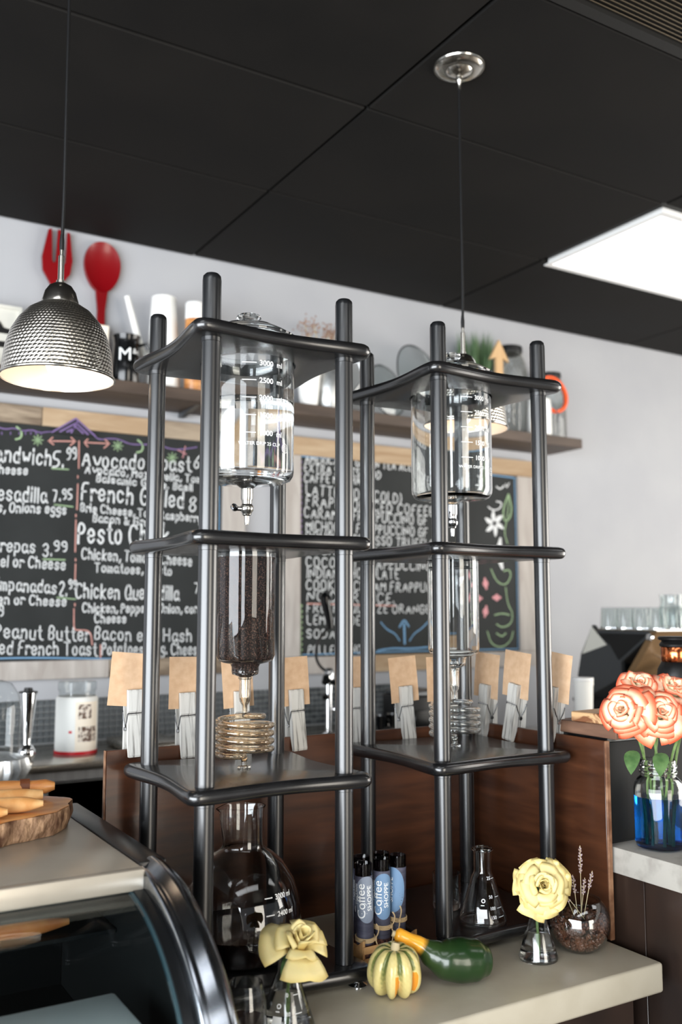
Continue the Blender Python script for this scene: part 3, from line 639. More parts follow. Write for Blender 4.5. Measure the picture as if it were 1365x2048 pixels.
CAMV = Vector(cam.location)
def face_ang(c):
    """angle round a vertical axis at c that looks to the customer side of the counter"""
    return math.atan2(CAMV.y - c[1], CAMV.x - c[0])
def vessel(label, T, water, group, txt_shift):
    c = (T[0] + A/2, T[1] + A/2)
    t = thing('water_vessel', label, 'glass vessel', (c[0], c[1], 0), 0, group)
    R, w = 0.0855, 0.0026
    zb, zt = 0.862, 1.129
    outer = [(0.0075, zb - 0.034), (0.0078, zb - 0.022), (0.010, zb - 0.012), (0.020, zb - 0.004), (0.045, zb - 0.001), (R - 0.016, zb), (R - 0.006, zb + 0.004), (R - 0.001, zb + 0.012), (R, zb + 0.02), (R, zt)]
    inner = [(R - w, zt), (R - w, zb + 0.02), (R - w - 0.002, zb + 0.012), (R - 0.008, zb + 0.0065), (R - 0.018, zb + 0.003), (0.045, zb + 0.002), (0.019, zb - 0.001), (0.008, zb - 0.010), (0.0055, zb - 0.022), (0.0055, zb - 0.034)]
    MB().lathe(outer + inner, 72, close=True).build('glass_body', 'glass', t)
    # rim resting on the shelf
    MB().lathe([(R + 0.0005, 1.1066), (R + 0.007, 1.1066), (R + 0.008, 1.110), (R + 0.006, 1.1135), (R + 0.0005, 1.114)], 60, close=True).build('rim', 'thin_glass', t)
    lid = MB().lathe([(R + 0.004, zt + 0.0008), (R + 0.005, zt + 0.004), (R - 0.01, zt + 0.013), (0.055, zt + 0.024), (0.03, zt + 0.030), (0.012, zt + 0.032),
                      (0.012, zt + 0.029), (0.03, zt + 0.0275), (0.055, zt + 0.0215), (R - 0.01, zt + 0.0105), (R - 0.002, zt + 0.0008)], 60, close=True).build('lid', 'glass', t)
    MB().lathe([(0, zt + 0.0325), (0.011, zt + 0.0325), (0.012, zt + 0.0355), (0.020, zt + 0.039), (0.0235, zt + 0.0435), (0.021, zt + 0.048), (0.012, zt + 0.051), (0, zt + 0.052)], 32).build('lid_knob', 'glass', lid)
    if water:
        wz = 1.008
        MB().lathe([(0, zb - 0.030), (0.0058, zb - 0.030), (0.0058, zb - 0.022), (0.0083, zb - 0.010), (0.0193, zb - 0.0013), (0.045, zb + 0.0017), (R - 0.018, zb + 0.0027), (R - 0.008, zb + 0.0062), (R - w - 0.0017, zb + 0.012), (R - w + 0.0004, zb + 0.02), (R - w + 0.0004, wz), (R - w - 0.002, wz - 0.0012), (0, wz - 0.0014)], 72).build('water_fill', 'water', t)
    # stopcock
    v = MB().lathe([(0, zb - 0.078), (0.0035, zb - 0.078), (0.0045, zb - 0.072), (0.0048, zb - 0.062), (0.008, zb - 0.060), (0.009, zb - 0.056), (0.012, zb - 0.052), (0.0125, zb - 0.046), (0.011, zb - 0.042), (0.009, zb - 0.040), (0.0095, zb - 0.034), (0.0112, zb - 0.03), (0.0112, zb - 0.012), (0.0085, zb - 0.012), (0.0085, zb - 0.0345), (0, zb - 0.0345)], 28).build('stopcock', 'nickel' if water else 'chrome', t)
    a = face_ang(c) - 1.25
    d = Vector((math.cos(a), math.sin(a), 0))
    k = MB(); k.tube([d*0.009 + Vector((0, 0, zb - 0.049)), d*0.021 + Vector((0, 0, zb - 0.049))], 0.004, 12)
    k.lathe([(0, -0.009), (0.004, -0.009), (0.0065, -0.004), (0.0065, 0.004), (0.004, 0.009), (0, 0.009)], 14, M=Matrix.Translation(d*0.024 + Vector((0, 0, zb - 0.047))) @ along(d.cross(Vector((0, 0, 1)))+Vector((0,0,0.5))) )
    k.build('valve_handle', 'chrome', v)
    # printed scale
    fa = face_ang(c) + txt_shift
    pr = MB()
    for i, (nm, z) in enumerate((('3000  ml', 1.066), ('2500  ml', 1.0345), ('2000  ml', 1.003), ('1500  ml', 0.9715), ('1000  ml', 0.940))):
        wrap_text(pr, nm, 0.0135, R + 0.0004, fa, z - 0.0045, bold=0.0003)
        seg = [(fa - 0.36 + 0.30*q/6) for q in range(7)]
        vs = []
        for q in seg:
            for dz in (-0.0008, 0.0008): vs.append(((R + 0.0004)*math.cos(q), (R + 0.0004)*math.sin(q), z + dz))
        pr.add(vs, [(2*q, 2*q+2, 2*q+3, 2*q+1) for q in range(6)])
    wrap_text(pr, 'WATER DRIP 25 CUP', 0.0085, R + 0.0004, fa - 0.42, 0.918, bold=0.0001)
    # round emblem
    ea, ez = fa + 0.66, 0.917
    for r0, r1 in ((0.0086, 0.0074), (0.0052, 0.0044)):
        vs = []
        for q in range(28):
            th = 2*PI*q/28
            for rr in (r0, r1):
                aa = ea + rr*math.cos(th)/R; vs.append(((R+0.0004)*math.cos(aa), (R+0.0004)*math.sin(aa), ez + rr*math.sin(th)))
        pr.add(vs, [(2*q, 2*((q+1) % 28), 2*((q+1) % 28)+1, 2*q+1) for q in range(28)])
    wrap_text(pr, 'W', 0.006, R + 0.0004, ea - 0.025, ez - 0.002)
    pr.build('printed_scale', 'print_white', t, smooth=False, fix=False)
    return t
vessel('large glass water vessel half full of water in the tower with coffee grounds', T1, True, 'water vessels in the drip towers', 0.23)
vessel('large empty glass water vessel with printed scale, in front of a pendant lamp', T2, False, 'water vessels in the drip towers', 0.60)

def chamber(label, T, coffee):
    c = (T[0] + A/2, T[1] + A/2)
    t = thing('coffee_chamber', label, 'glass vessel', (c[0], c[1], 0), 0, 'coffee chambers in the drip towers')
    R, w, zb, zt = 0.0535, 0.0022, 0.535, 0.7585
    outer = [(0.008, zb - 0.062), (0.008, zb - 0.034), (0.0105, zb - 0.026), (0.0235, zb - 0.021), (0.0245, zb - 0.016), (0.0245, zb - 0.008), (0.027, zb - 0.003), (R - 0.013, zb), (R - 0.004, zb + 0.004), (R, zb + 0.013), (R, zt), (R + 0.004, zt + 0.0015), (R + 0.004, zt + 0.004)]
    inner = [(R - w, zt + 0.004), (R - w, zb + 0.013), (R - 0.006, zb + 0.006), (R - 0.013, zb + 0.0025), (0.026, zb), (0.0222, zb - 0.008), (0.0222, zb - 0.016), (0.0095, zb - 0.023), (0.006, zb - 0.034), (0.006, zb - 0.062)]
    MB().lathe(outer + inner, 60, close=True).build('glass_body', 'glass', t)
    MB().lathe([(R + 0.0042, 0.7574), (R + 0.0085, 0.7574), (R + 0.0085, 0.7615), (R + 0.0042, 0.7615)], 48, close=True).build('support_collar', 'black_plastic', t)
    if coffee:
        MB().lathe([(0, zb - 0.0185), (0.020, zb - 0.0185), (0.0226, zb - 0.015), (0.0226, zb - 0.008), (0.0262, zb + 0.0002), (R - 0.013, zb + 0.0028), (R - 0.0058, zb + 0.0063), (R - w + 0.0003, zb + 0.013), (R - w + 0.0003, 0.724), (R - 0.01, 0.7225), (0, 0.722)], 60).build('coffee_bed', 'coffee_grounds', t)
    else:
        MB().lathe([(R - w - 0.0008, 0.716), (R - w - 0.0008, 0.7195), (R - 0.010, 0.7195), (R - 0.010, 0.716)], 48, close=True).build('filter_ring', 'black_plastic', t)
        MB().lathe([(0, zb + 0.0035), (0.036, zb + 0.0035), (0.036, zb + 0.007), (0, zb + 0.007)], 40).build('filter_disc', 'white_enamel', t)
    return t
chamber('glass cylinder packed with dark wet coffee grounds', T1, True)
chamber('empty clear glass cylinder with a thin black ring near its top', T2, False)

def coil(label, T, mat):
    c = (T[0] + A/2, T[1] + A/2)
    t = thing('spiral_condenser', label, 'glass coil', (c[0], c[1], 0), 0, 'glass coils in the drip towers')
    fa = face_ang(c)
    # inlet: cup over the chamber outlet, then narrows into the spiral
    MB().lathe([(0.0048, 0.444), (0.0048, 0.458), (0.0095, 0.466), (0.0105, 0.475), (0.0105, 0.505), (0.0122, 0.5065), (0.0122, 0.5085), (0.0086, 0.5085), (0.0086, 0.475), (0.0075, 0.467), (0.003, 0.459), (0.003, 0.444)], 28, close=True).build('inlet_tube', mat, t)
    pts = [(0, 0, 0.4455), (0, 0, 0.441)]
    turns, Rc, z0, z1 = 4.5, 0.0485, 0.436, 0.374
    a0 = fa + PI*0.75
    n = 150
    for k in range(10):
        q = (k+1)/10
        pts.append((Rc*q*math.cos(a0 - 0.9 + 0.9*q), Rc*q*math.sin(a0 - 0.9 + 0.9*q), 0.441 - 0.005*q))
    for k in range(1, n+1):
        a = a0 + 2*PI*turns*k/n
        pts.append((Rc*math.cos(a), Rc*math.sin(a), z0 + (z1 - z0)*k/n))
    a1 = a0 + 2*PI*turns
    for k in range(1, 9):
        q = k/8
        pts.append((Rc*(1-q)*math.cos(a1 + 0.9*q), Rc*(1-q)*math.sin(a1 + 0.9*q), z1 - 0.004*q))
    pts += [(0, 0, 0.367), (0, 0, 0.360)]
    st = MB().tube(pts, 0.0043, 12, caps=False).build('spiral_tube', mat, t)
    sm = st.modifiers.new('wall', 'SOLIDIFY'); sm.thickness = 0.0012; sm.offset = -1
    MB().lathe([(0, 0.327), (0.0048, 0.327), (0.0048, 0.3493), (0.0118, 0.3493), (0.0118, 0.3525), (0.0055, 0.354), (0.0048, 0.359), (0.0048, 0.368), (0, 0.368)], 24).build('outlet_tube', mat, t)
    return t
coil('amber tinted glass spiral coil below the coffee grounds', T1, 'glass_amber')
coil('clear glass spiral coil below the empty glass cylinder', T2, 'glass')

# big round carafe under the first tower
BZ = ZS[3] + TH/2 + 0.0003
def carafe():
    c = (0.128, 0.125)
    t = thing('glass_carafe', 'big round glass carafe holding a little coffee at the foot of a tower', 'carafe', (c[0], c[1], BZ))
    prof = [(0, 0), (0.078, 0), (0.092, 0.006), (0.1005, 0.03), (0.1025, 0.060), (0.099, 0.095), (0.088, 0.128), (0.069, 0.156), (0.052, 0.171), (0.041, 0.178), (0.037, 0.183), (0.0365, 0.19), (0.0365, 0.246), (0.0385, 0.2515)]
    w = 0.0022
    inner = [(0.0363, 0.2515), (0.0343, 0.246), (0.0343, 0.19), (0.0348, 0.182), (0.039, 0.176), (0.050, 0.169), (0.067, 0.154), (0.0858, 0.127), (0.0968, 0.0945), (0.1003, 0.060), (0.0983, 0.030), (0.0902, 0.008), (0.078, 0.0025), (0, 0.0025)]
    body = MB().lathe(prof + inner, 64)
    # pouring lip pulled out of the rim
    fa = face_ang(c) - 1.35
    for i, (x, y, z) in enumerate(body.v):
        if z > 0.225:
            a = (math.atan2(y, x) - fa + PI) % (2*PI) - PI
            k = math.exp(-(a/0.32)**2)*((z - 0.225)/0.027)**1.5
            body.v[i] = (x + 0.012*k*math.cos(fa), y + 0.012*k*math.sin(fa), z - 0.003*k)
    body.build('glass_body', 'glass', t)
    MB().lathe([(0, 0.0022), (0.078, 0.0022), (0.0905, 0.0077), (0.0985, 0.030), (0.1002, 0.048), (0, 0.0476)], 64).build('coffee', 'coffee_liquid', t)
    pr = MB()
    def rz(z):
        for (r0, z0), (r1, z1) in zip(prof[1:], prof[2:]):
            if z0 <= z <= z1: return r0 + (r1-r0)*(z-z0)/(z1-z0) + 0.0008
        return 0.1
    fa = face_ang(c) + 0.62
    for nm, z in (('3000 ml', 0.112), ('2400 ml', 0.086), ('1800 ml', 0.061), ('1200 ml', 0.036)):
        wrap_text(pr, nm, 0.0115, 0.1, fa, z, rz=rz, bold=0.0003)
        vs = []
        for q in range(7):
            aa = fa - 0.22 + 0.16*q/6
            for dz in (0.003, 0.0047): r = rz(z + dz); vs.append((r*math.cos(aa), r*math.sin(aa), z + dz))
        pr.add(vs, [(2*q, 2*q+2, 2*q+3, 2*q+1) for q in range(6)])
    pr.build('printed_scale', 'print_white', t, smooth=False, fix=False)
carafe()

# ------------------------------------------------------------------ pendant lamps
def hammered():
    m, nt, b = new_mat('hammered_metal')
    N, L = nt.nodes, nt.links
    b.inputs['Base Color'].default_value = lin((216, 210, 200)); b.inputs['Metallic'].default_value = 1.0; b.inputs['Roughness'].default_value = 0.28
    tc = N.new('ShaderNodeTexCoord'); mp = N.new('ShaderNodeMapping'); mp.inputs['Scale'].default_value = (1, 1, 1)
    vo = N.new('ShaderNodeTexVoronoi'); vo.voronoi_dimensions = '2D'; vo.inputs['Scale'].default_value = 112.0; vo.inputs['Randomness'].default_value = 0.12
    L.new(tc.outputs['UV'], mp.inputs['Vector']); L.new(mp.outputs['Vector'], vo.inputs['Vector'])
    bp = N.new('ShaderNodeBump'); bp.inputs['Strength'].default_value = 0.75; bp.inputs['Distance'].default_value = 0.0032; bp.invert = True
    L.new(vo.outputs['Distance'], bp.inputs['Height']); L.new(bp.outputs['Normal'], b.inputs['Normal'])
hammered()
def uv_lathe(o, R):
    me = o.data; uv = me.uv_layers.new(name='UVMap')
    for p in me.polygons:
        an = [math.atan2(me.vertices[me.loops[l].vertex_index].co.y, me.vertices[me.loops[l].vertex_index].co.x) for l in p.loop_indices]
        if max(an) - min(an) > PI: an = [a + 2*PI if a < 0 else a for a in an]
        for a, l in zip(an, p.loop_indices):
            v = me.vertices[me.loops[l].vertex_index].co
            s_ = v.z - 0.6*math.hypot(v.x, v.y); uv.data[l].uv = (a*R - 0.577*s_, 1.1547*s_)
RZ = 1.075
def pendant(label, x, y):
    t = thing('pendant_lamp', label, 'lamp', (x, y, 0), 0, 'hammered metal pendant lamps')
    z = RZ
    out = [(0.1075, z), (0.1085, z + 0.002), (0.1075, z + 0.004), (0.105, z + 0.006), (0.1035, z + 0.03), (0.0995, z + 0.06), (0.091, z + 0.088), (0.078, z + 0.112), (0.060, z + 0.133), (0.042, z + 0.145), (0.035, z + 0.148)]
    inn = [(0.0345, z + 0.1465), (0.041, z + 0.1435), (0.059, z + 0.1315), (0.077, z + 0.1105), (0.0898, z + 0.087), (0.0982, z + 0.0595), (0.1022, z + 0.0295), (0.1037, z + 0.006), (0.1062, z)]
    sh = MB().lathe(out, 96).build('shade', 'hammered_metal', t, fix=False); uv_lathe(sh, 0.1)
    MB().lathe([(r - 0.0004, zz) for r, zz in inn], 72).build('shade_lining', 'shade_inner', sh, fix=False)
    MB().lathe([(0.1065, z - 0.0015), (0.1095, z), (0.1098, z + 0.002), (0.1085, z + 0.004), (0.106, z + 0.003)], 72, close=True).build('rim', 'nickel', sh)
    MB().lathe([(0.036, z + 0.146), (0.036, z + 0.152), (0.034, z + 0.158), (0.0335, z + 0.16), (0.030, z + 0.172), (0.022, z + 0.184), (0.012, z + 0.190), (0.0085, z + 0.191), (0.0085, z + 0.196), (0, z + 0.196), ], 40).build('shade_cap', 'nickel', t)
    MB().lathe([(0, z + 0.194), (0.006, z + 0.194), (0.006, z + 0.246), (0.0035, z + 0.248), (0.0035, z + 0.262), (0, z + 0.262)], 18).build('stem', 'nickel', t)
    MB().tube([(0, 0, z + 0.26), (0.0015, 0, z + 0.35), (0, 0, z + 0.6), (-0.001, 0, 1.95), (0, 0, 1.995)], 0.0034, 10).build('cord', 'black_plastic', t)
    MB().lathe([(0, z + 0.258), (0.0045, z + 0.258), (0.0048, z + 0.275), (0.0036, z + 0.29), (0, z + 0.29)], 12).build('cord_grip', 'black_plastic', t)
    MB().lathe([(0, 1.965), (0.004, 1.965), (0.0045, 1.98), (0.0085, 1.985), (0.009, 2.0), (0.016, 2.003), (0.028, 2.007), (0.034, 2.014), (0.052, 2.014), (0.056, 2.016), (0.062, 2.022), (0.0655, 2.022), (0.067, 2.026), (0.064, 2.0295), (0, 2.0295)], 48).build('ceiling_rose', 'nickel', t)
    MB().lathe([(0, z + 0.005), (0.011, z + 0.007), (0.019, z + 0.014), (0.0235, z + 0.026), (0.022, z + 0.038), (0.016, z + 0.052), (0.0125, z + 0.065), (0.0125, z + 0.08), (0, z + 0.08)], 28).build('bulb', 'bulb_glow', t)
    MB().lathe([(0, z + 0.078), (0.016, z + 0.078), (0.017, z + 0.14), (0, z + 0.14)], 20).build('socket', 'white_enamel', t)
pendant('hammered silver pendant lamp hanging over the display case, glowing warm inside', -0.157, 0.385)
pendant('hammered silver pendant lamp hanging behind the empty drip tower', 0.84, 0.385)

# ------------------------------------------------------------------ curved glass display case
XR = -0.088
dc = thing('display_case', 'low pastry display case with steel top and curved front glass', 'display case', (0, 0, 0))
def arc(cy, cz, ry, rz, a0, a1, n):
    return [(cy - ry*math.sin(a0 + (a1-a0)*k/n), cz + rz*math.cos(a0 + (a1-a0)*k/n)) for k in range(n+1)]
CY, CZc = -0.06, -0.02
def curved_band(ry, rz, ry2, rz2, x0, x1, a0, a1, n=28):
    o = arc(CY, CZc, ry, rz, a0, a1, n); i = arc(CY, CZc, ry2, rz2, a0, a1, n)
    return MB().prism(o + i[::-1], x0, x1, 'x')
MB().rbox(-1.15, -0.133, -0.108, 0.39, 0.246, 0.264, 0.003, 2).build('steel_top', 'case_top', dc)
MB().rbox(-1.15, -0.136, -0.112, -0.098, 0.236, 0.2655, 0.003, 2).build('top_lip', 'case_top', dc)
MB().rbox(-0.1325, XR - 0.002, -0.075, 0.40, 0.243, 0.2655, 0.003, 2).build('side_trim', 'black_trim', dc)
MB().box(-1.15, -0.135, -0.096, -0.05, 0.215, 0.245).build('header_rail', 'black_trim', dc, smooth=False)
mb = MB(); prof_x = [(-0.137, 0.0), (-0.137, 0.016), (-0.133, 0.020), (-0.128, 0.020), (-0.126, 0.017), (-0.122, 0.0175), (-0.112, 0.026), (-0.100, 0.026), (-0.092, 0.020), (-0.0885, 0.010), (-0.088, 0.0)]
vs = []; na = 36
for k in range(na + 1):
    a = 0.0 + 1.78*k/na
    for x, d in prof_x:
        vs.append((x, CY - (0.303 + d)*math.sin(a), CZc + (0.262 + d)*math.cos(a)))
m = len(prof_x)
fs = [(k*m + i, k*m + (i+1) % m, (k+1)*m + (i+1) % m, (k+1)*m + i) for k in range(na) for i in range(m)]
fs += [tuple(range(m)), tuple(range(na*m, na*m + m))]
mb.add(vs, fs).build('side_frame', 'dark_chrome', dc, angle=50)
curved_band(0.300, 0.262, 0.286, 0.250, -0.1515, -0.1375, 0.08, 1.75).build('glass_gasket', 'black_trim', dc, angle=50)
fg = curved_band(0.296, 0.259, 0.291, 0.254, -1.15, -0.1555, 0.14, 1.75).build('front_glass', 'case_glass', dc, angle=50)
curved_band(0.2965, 0.2595, 0.2905, 0.2535, -0.1552, -0.1518, 0.14, 1.75).build('glass_edge', 'case_teal', fg, angle=50)
MB().prism([(p[0], p[1]) for p in arc(CY, CZc, 0.274, 0.246, 0.1, 1.6, 16)] + [(-0.32, -0.1), (0.385, -0.1), (0.385, 0.24), (-0.05, 0.24)], -0.118, -0.110, 'x').build('end_panel', 'case_dark', dc, smooth=False)
MB().box(-1.15, -0.12, 0.375, 0.39, -0.1, 0.245).build('back_panel', 'case_dark', dc, smooth=False)
MB().box(-1.15, -0.12, -0.30, 0.375, -0.06, -0.05).build('deck', 'case_dark', dc, smooth=False)
MB().rbox(-1.15, -0.168, -0.245, -0.09, -0.05, 0.10, 0.006, 2).build('white_block', 'white_enamel', dc)  # plain white block for the pale band low behind the front glass
MB().box(-1.15, -0.12, 0.06, 0.37, 0.128, 0.134).build('inner_shelf', 'case_dark', dc, smooth=False)
MB().box(-1.15, XR, -0.37, 0.40, FZ + 0.001, -0.1).build('case_base', 'black_trim', dc, smooth=False)
MB().box(-1.15, -0.12, -0.36, -0.33, -0.1, -0.03).build('front_sill', 'dark_chrome', dc, smooth=False)
# warm reflections in the case glass, modelled as two solid sticks inside
for k, (x, y, lab) in enumerate(((-0.315, 0.095, 'golden reflection modelled as a stick inside the display case, nearer the front glass'), (-0.305, 0.165, 'golden reflection modelled as a stick inside the display case, farther from the front glass'))):
    o = thing('warm_reflection', lab, 'bread', (x, y, 0.1345), -0.03, 'golden reflections in the display case')
    pts = [(-0.13 + 0.26*i/14, 0.002*math.sin(i), 0.0125) for i in range(15)]
    rs = [0.0125*min(1, 0.35 + 0.65*math.sin(PI*min(1, (i + 0.6)/4)/2)) if i < 4 else 0.0125*(1 - 0.6*max(0, (i - 10)/4)**2) for i in range(15)]
    MB().tube(pts, rs, 14).build('crust', 'amber_reflection', o)
    MB().tube([(-0.02, 0, 0.0125), (0.0, 0, 0.0125)], 0.0131, 14).build('bright_band', 'cream_paint', o)

# ------------------------------------------------------------------ wood slice with bread on the steel top
sb = thing('wood_slice', 'thick live-edge wood slice with bark lying on the steel top', 'serving board', (-0.325, 0.235, 0.2645))
n = 64; ring = []
for k in range(n):
    a = 2*PI*k/n
    r = 1 + 0.05*math.sin(3*a + 1) + 0.03*math.sin(7*a) + 0.014*math.sin(17*a) + random.uniform(-0.016, 0.016)
    ring.append((0.172*r*math.cos(a), 0.122*r*math.sin(a)))
def slab(z0, z1, s0, s1, capb, capt):
    rows = []; m = 6
    for i in range(m + 1):
        q = i/m; s = s0 + (s1 - s0)*q + 0.02*math.sin(PI*q)
        rows.append([(x*s*(1 + random.uniform(-.008, .008)), y*s*(1 + random.uniform(-.008, .008)), z0 + (z1 - z0)*q) for x, y in ring])
    vs = [p for r in rows for p in r]
    fs = [(i*n + k, i*n + (k+1) % n, (i+1)*n + (k+1) % n, (i+1)*n + k) for i in range(m) for k in range(n)]
    if capb: fs.append(tuple(range(n)))
    if capt: fs.append(tuple(range(m*n, m*n + n)))
    return MB().add(vs, fs)
slab(0, 0.036, 0.97, 1.0, True, True).build('bark', 'slab_bark', sb)
slab(0.0363, 0.0385, 0.985, 0.965, True, True).build('cut_face', 'slab_top', sb)
ZT = 0.2645 + 0.0388
def loaf(name, lab, cat, p0, p1, r, mat, flat=0.8, grp=None, end=0.35):
    c = (Vector(p0) + Vector(p1))/2
    o = thing(name, lab, cat, c, 0, grp)
    d = Vector(p1) - Vector(p0); m = 16
    pts = [d*(i/m - 0.5) for i in range(m + 1)]
    rs = [r*(end + (1 - end)*math.sin(PI*min(1, max(0.02, min(i, m - i)/4))/2)) for i in range(m + 1)]
    mb = MB().tube(pts, rs, 16)
    mb.v = [(x, y, z*flat) for x, y, z in mb.v]
    mb.build('crust', mat, o)
    return o
loaf('biscotti', 'pale biscotti finger lying across the wood slice, tip towards the towers', 'bread', (-0.36, 0.20, ZT + 0.0128), (-0.212, 0.165, ZT + 0.0128), 0.0155, 'bread', 0.8, 'biscotti on the wood slice')
loaf('biscotti', 'pale round-ended biscotti nearest the front edge of the wood slice', 'bread', (-0.40, 0.165, ZT + 0.0128), (-0.275, 0.128, ZT + 0.0128), 0.0155, 'bread', 0.8, 'biscotti on the wood slice')
loaf('biscotti', 'pale biscotti stacked at the back of the pile beside the wooden handle', 'bread', (-0.38, 0.262, ZT + 0.0128), (-0.195, 0.242, ZT + 0.0128), 0.0155, 'bread', 0.8, 'biscotti on the wood slice', 0.6)
hb = thing('wooden_paddle', 'small wooden paddle whose brown handle with a dark band points at the towers', 'board', (-0.325, 0.305, ZT + 0.0005))
MB().tube([(-0.02 + 0.185*i/12, 0.012*math.sin(i*0.3), 0.0145) for i in range(13)], [0.011 + 0.0035*abs(math.sin(i*0.33)) for i in range(12)] + [0.007], 14).build('handle', 'handle_wood', hb)
MB().tube([(0.108, 0.0098, 0.0145), (0.124, 0.0068, 0.0145)], 0.0147, 16).build('dark_band', 'handle_dark', hb)
MB().rbox(-0.15, -0.01, -0.03, 0.045, 0.0, 0.012, 0.004, 2).build('blade', 'handle_wood', hb)

# ------------------------------------------------------------------ clothespins with kraft cards on the wooden panels
def clothespin(label, x, y, z, rz, tilt):
    t = thing('clothespin', label, 'clothespin', (x, y, z), rz, 'big clothespins on the wooden panels')
    t.rotation_euler = (0, tilt, rz)
    w = 0.0150
    # local -Y faces the room; panel between the jaws
    MB().prism([(-0.0015, 0.064), (-0.0105, 0.064), (-0.0125, 0.060), (-0.0125, 0.024), (-0.0100, 0.0225), (-0.0100, 0.0185), (-0.0125, 0.017), (-0.0175, -0.056), (-0.0160, -0.060), (-0.0085, -0.060), (-0.0015, -0.034)], -w, w, 'x').build('front_jaw', 'whitewashed', t, smooth=False)
    MB().prism([(0.0085, 0.064), (0.0175, 0.064), (0.0195, 0.060), (0.0195, 0.024), (0.0170, 0.0225), (0.0170, 0.0185), (0.0195, 0.017), (0.0245, -0.056), (0.0230, -0.060), (0.0155, -0.060), (0.0085, -0.034)], -w, w, 'x').build('back_jaw', 'whitewashed', t, smooth=False)
    sp = MB()
    for s in (-1, 1):
        sp.tube([(s*(w + .001), -0.0112, 0.0205), (s*(w + .0015), -0.006, 0.008), (s*(w + .0015), 0.0035, -0.009), (s*(w + .0015), 0.013, 0.008), (s*(w + .001), 0.0182, 0.0205)], 0.0011, 6)
        sp.tube([(s*(w + .0035), 0.0035, -0.009), (s*(w + .0002), 0.0035, -0.009)], 0.004, 10)
    for yy in (-0.0108, 0.0178): sp.tube([(-w - .001, yy, 0.0205), (w + .001, yy, 0.0205)], 0.0011, 6)
    sp.build('spring', 'steel_wire', t)
def card(label, x, y, z, rz, tilt, w=0.0325, h=0.10, bend=0.004):
    t = MB(); n = 8; vs = []
    for side in (0, 0.0006):
        for i in range(n + 1):
            q = i/n; zz = h*q; yy = bend*(q**2) + side
            vs += [(-w, yy, zz), (w, yy, zz)]
    fs = []
    m = 2*(n + 1)
    for i in range(n):
        fs += [(2*i, 2*i+1, 2*i+3, 2*i+2), (m+2*i, m+2*i+2, m+2*i+3, m+2*i+1), (2*i, 2*i+2, m+2*i+2, m+2*i), (2*i+1, m+2*i+1, m+2*i+3, 2*i+3)]
    fs += [(0, m, m+1, 1), (2*n, 2*n+1, m+2*n+1, m+2*n)]
    o = t.add(vs, fs).build('kraft_card', 'kraft', None)
    o.location = (x, y, z); o.rotation_euler = (0, tilt, rz)
    return tag(o, label, 'card', 'blank kraft cards held by the clothespins')
PZ = 0.403
ORD = ['first', 'second', 'third', 'fourth', 'fifth', 'sixth', 'seventh']
for k, (x, dz, tl, cdx, ct_) in enumerate(((-0.008, 0.012, -0.02, -0.020, 0.09), (0.097, 0.002, -0.03, -0.004, 0.02), (0.213, 0.0, -0.03, -0.004, -0.06), (0.339, -0.002, -0.055, -0.0005, -0.05), (0.488, -0.004, 0.0, 0.004, -0.03), (0.616, -0.006, -0.06, 0.0, -0.07), (0.716, -0.008, 0.02, -0.006, 0.0))):
    clothespin('whitewashed giant clothespin on the long wooden panel, %s from the left' % ORD[k], x, 0.326, PZ + dz, 0.0, tl)
    card('blank brown kraft card in the %s clothespin from the left on the long panel' % ORD[k], x + cdx, 0.3253, PZ + dz + 0.0335 - 0.001*k, 0.0, ct_, 0.0335 if k != 5 else 0.037)
for k, (y, dz, tl, w_) in enumerate(((0.275, -0.006, 0.10, 'nearest the corner'), (0.178, 0.002, 0.16, 'in the middle'), (0.060, 0.004, 0.12, 'nearest the panel end'))):
    clothespin('whitewashed giant clothespin on the short side panel, %s' % w_, 0.805, y, PZ + dz, -PI/2, tl)
    card('blank brown kraft card on the short side panel, %s' % w_, 0.8033, y - 0.004*k, PZ + dz + 0.0335, -PI/2, tl*0.45 + (0.02 if k < 2 else 0.06), 0.042)

# ------------------------------------------------------------------ roses
def petal(mb, R, phi, width, r0, r1, h, open_, curl, point=0.0, lift=0.0):
    """one curved petal: v runs base to tip, u across"""
    nu, nv = 10, 10; vs = []; tt = []
    for j in range(nv + 1):
        v = j/nv
        ww = width*(0.40 + 0.60*math.sin(PI*min(1.0, 0.10 + 0.62*v)))
        rad = r0 + (r1 - r0)*(v**0.75) + open_*v*v
        z = lift + h*math.sin(PI/2*v)
        cu = max(0.0, v - 0.60)/0.40
        roll = curl*R*cu**1.7
        for i in range(nu + 1):
            u = -1 + 2*i/nu
            a = phi + u*ww
            side = abs(u)**3.5
            rr = rad*(1 + 0.03*side) + roll*(1 - 0.25*side) + 0.20*curl*R*side*v
            zz = z - roll*0.62 - 0.16*h*(abs(u)**4)*v + point*R*max(0, 1 - abs(u)*1.6)*cu*cu + 0.010*R*math.sin(5*u + 9*phi)*v
            rr += 0.012*R*math.sin(4*u + 7*phi)*v*v
            vs.append((rr*math.cos(a), rr*math.sin(a), zz)); tt.append(max(0.001, min(1, max(v**1.05, (abs(u)**5)*(0.35 + 0.66*v)))))
    m = nu + 1
    fs = [(j*m+i, j*m+i+1, (j+1)*m+i+1, (j+1)*m+i) for j in range(nv) for i in range(nu)]
    mb.add(vs, fs, tt)
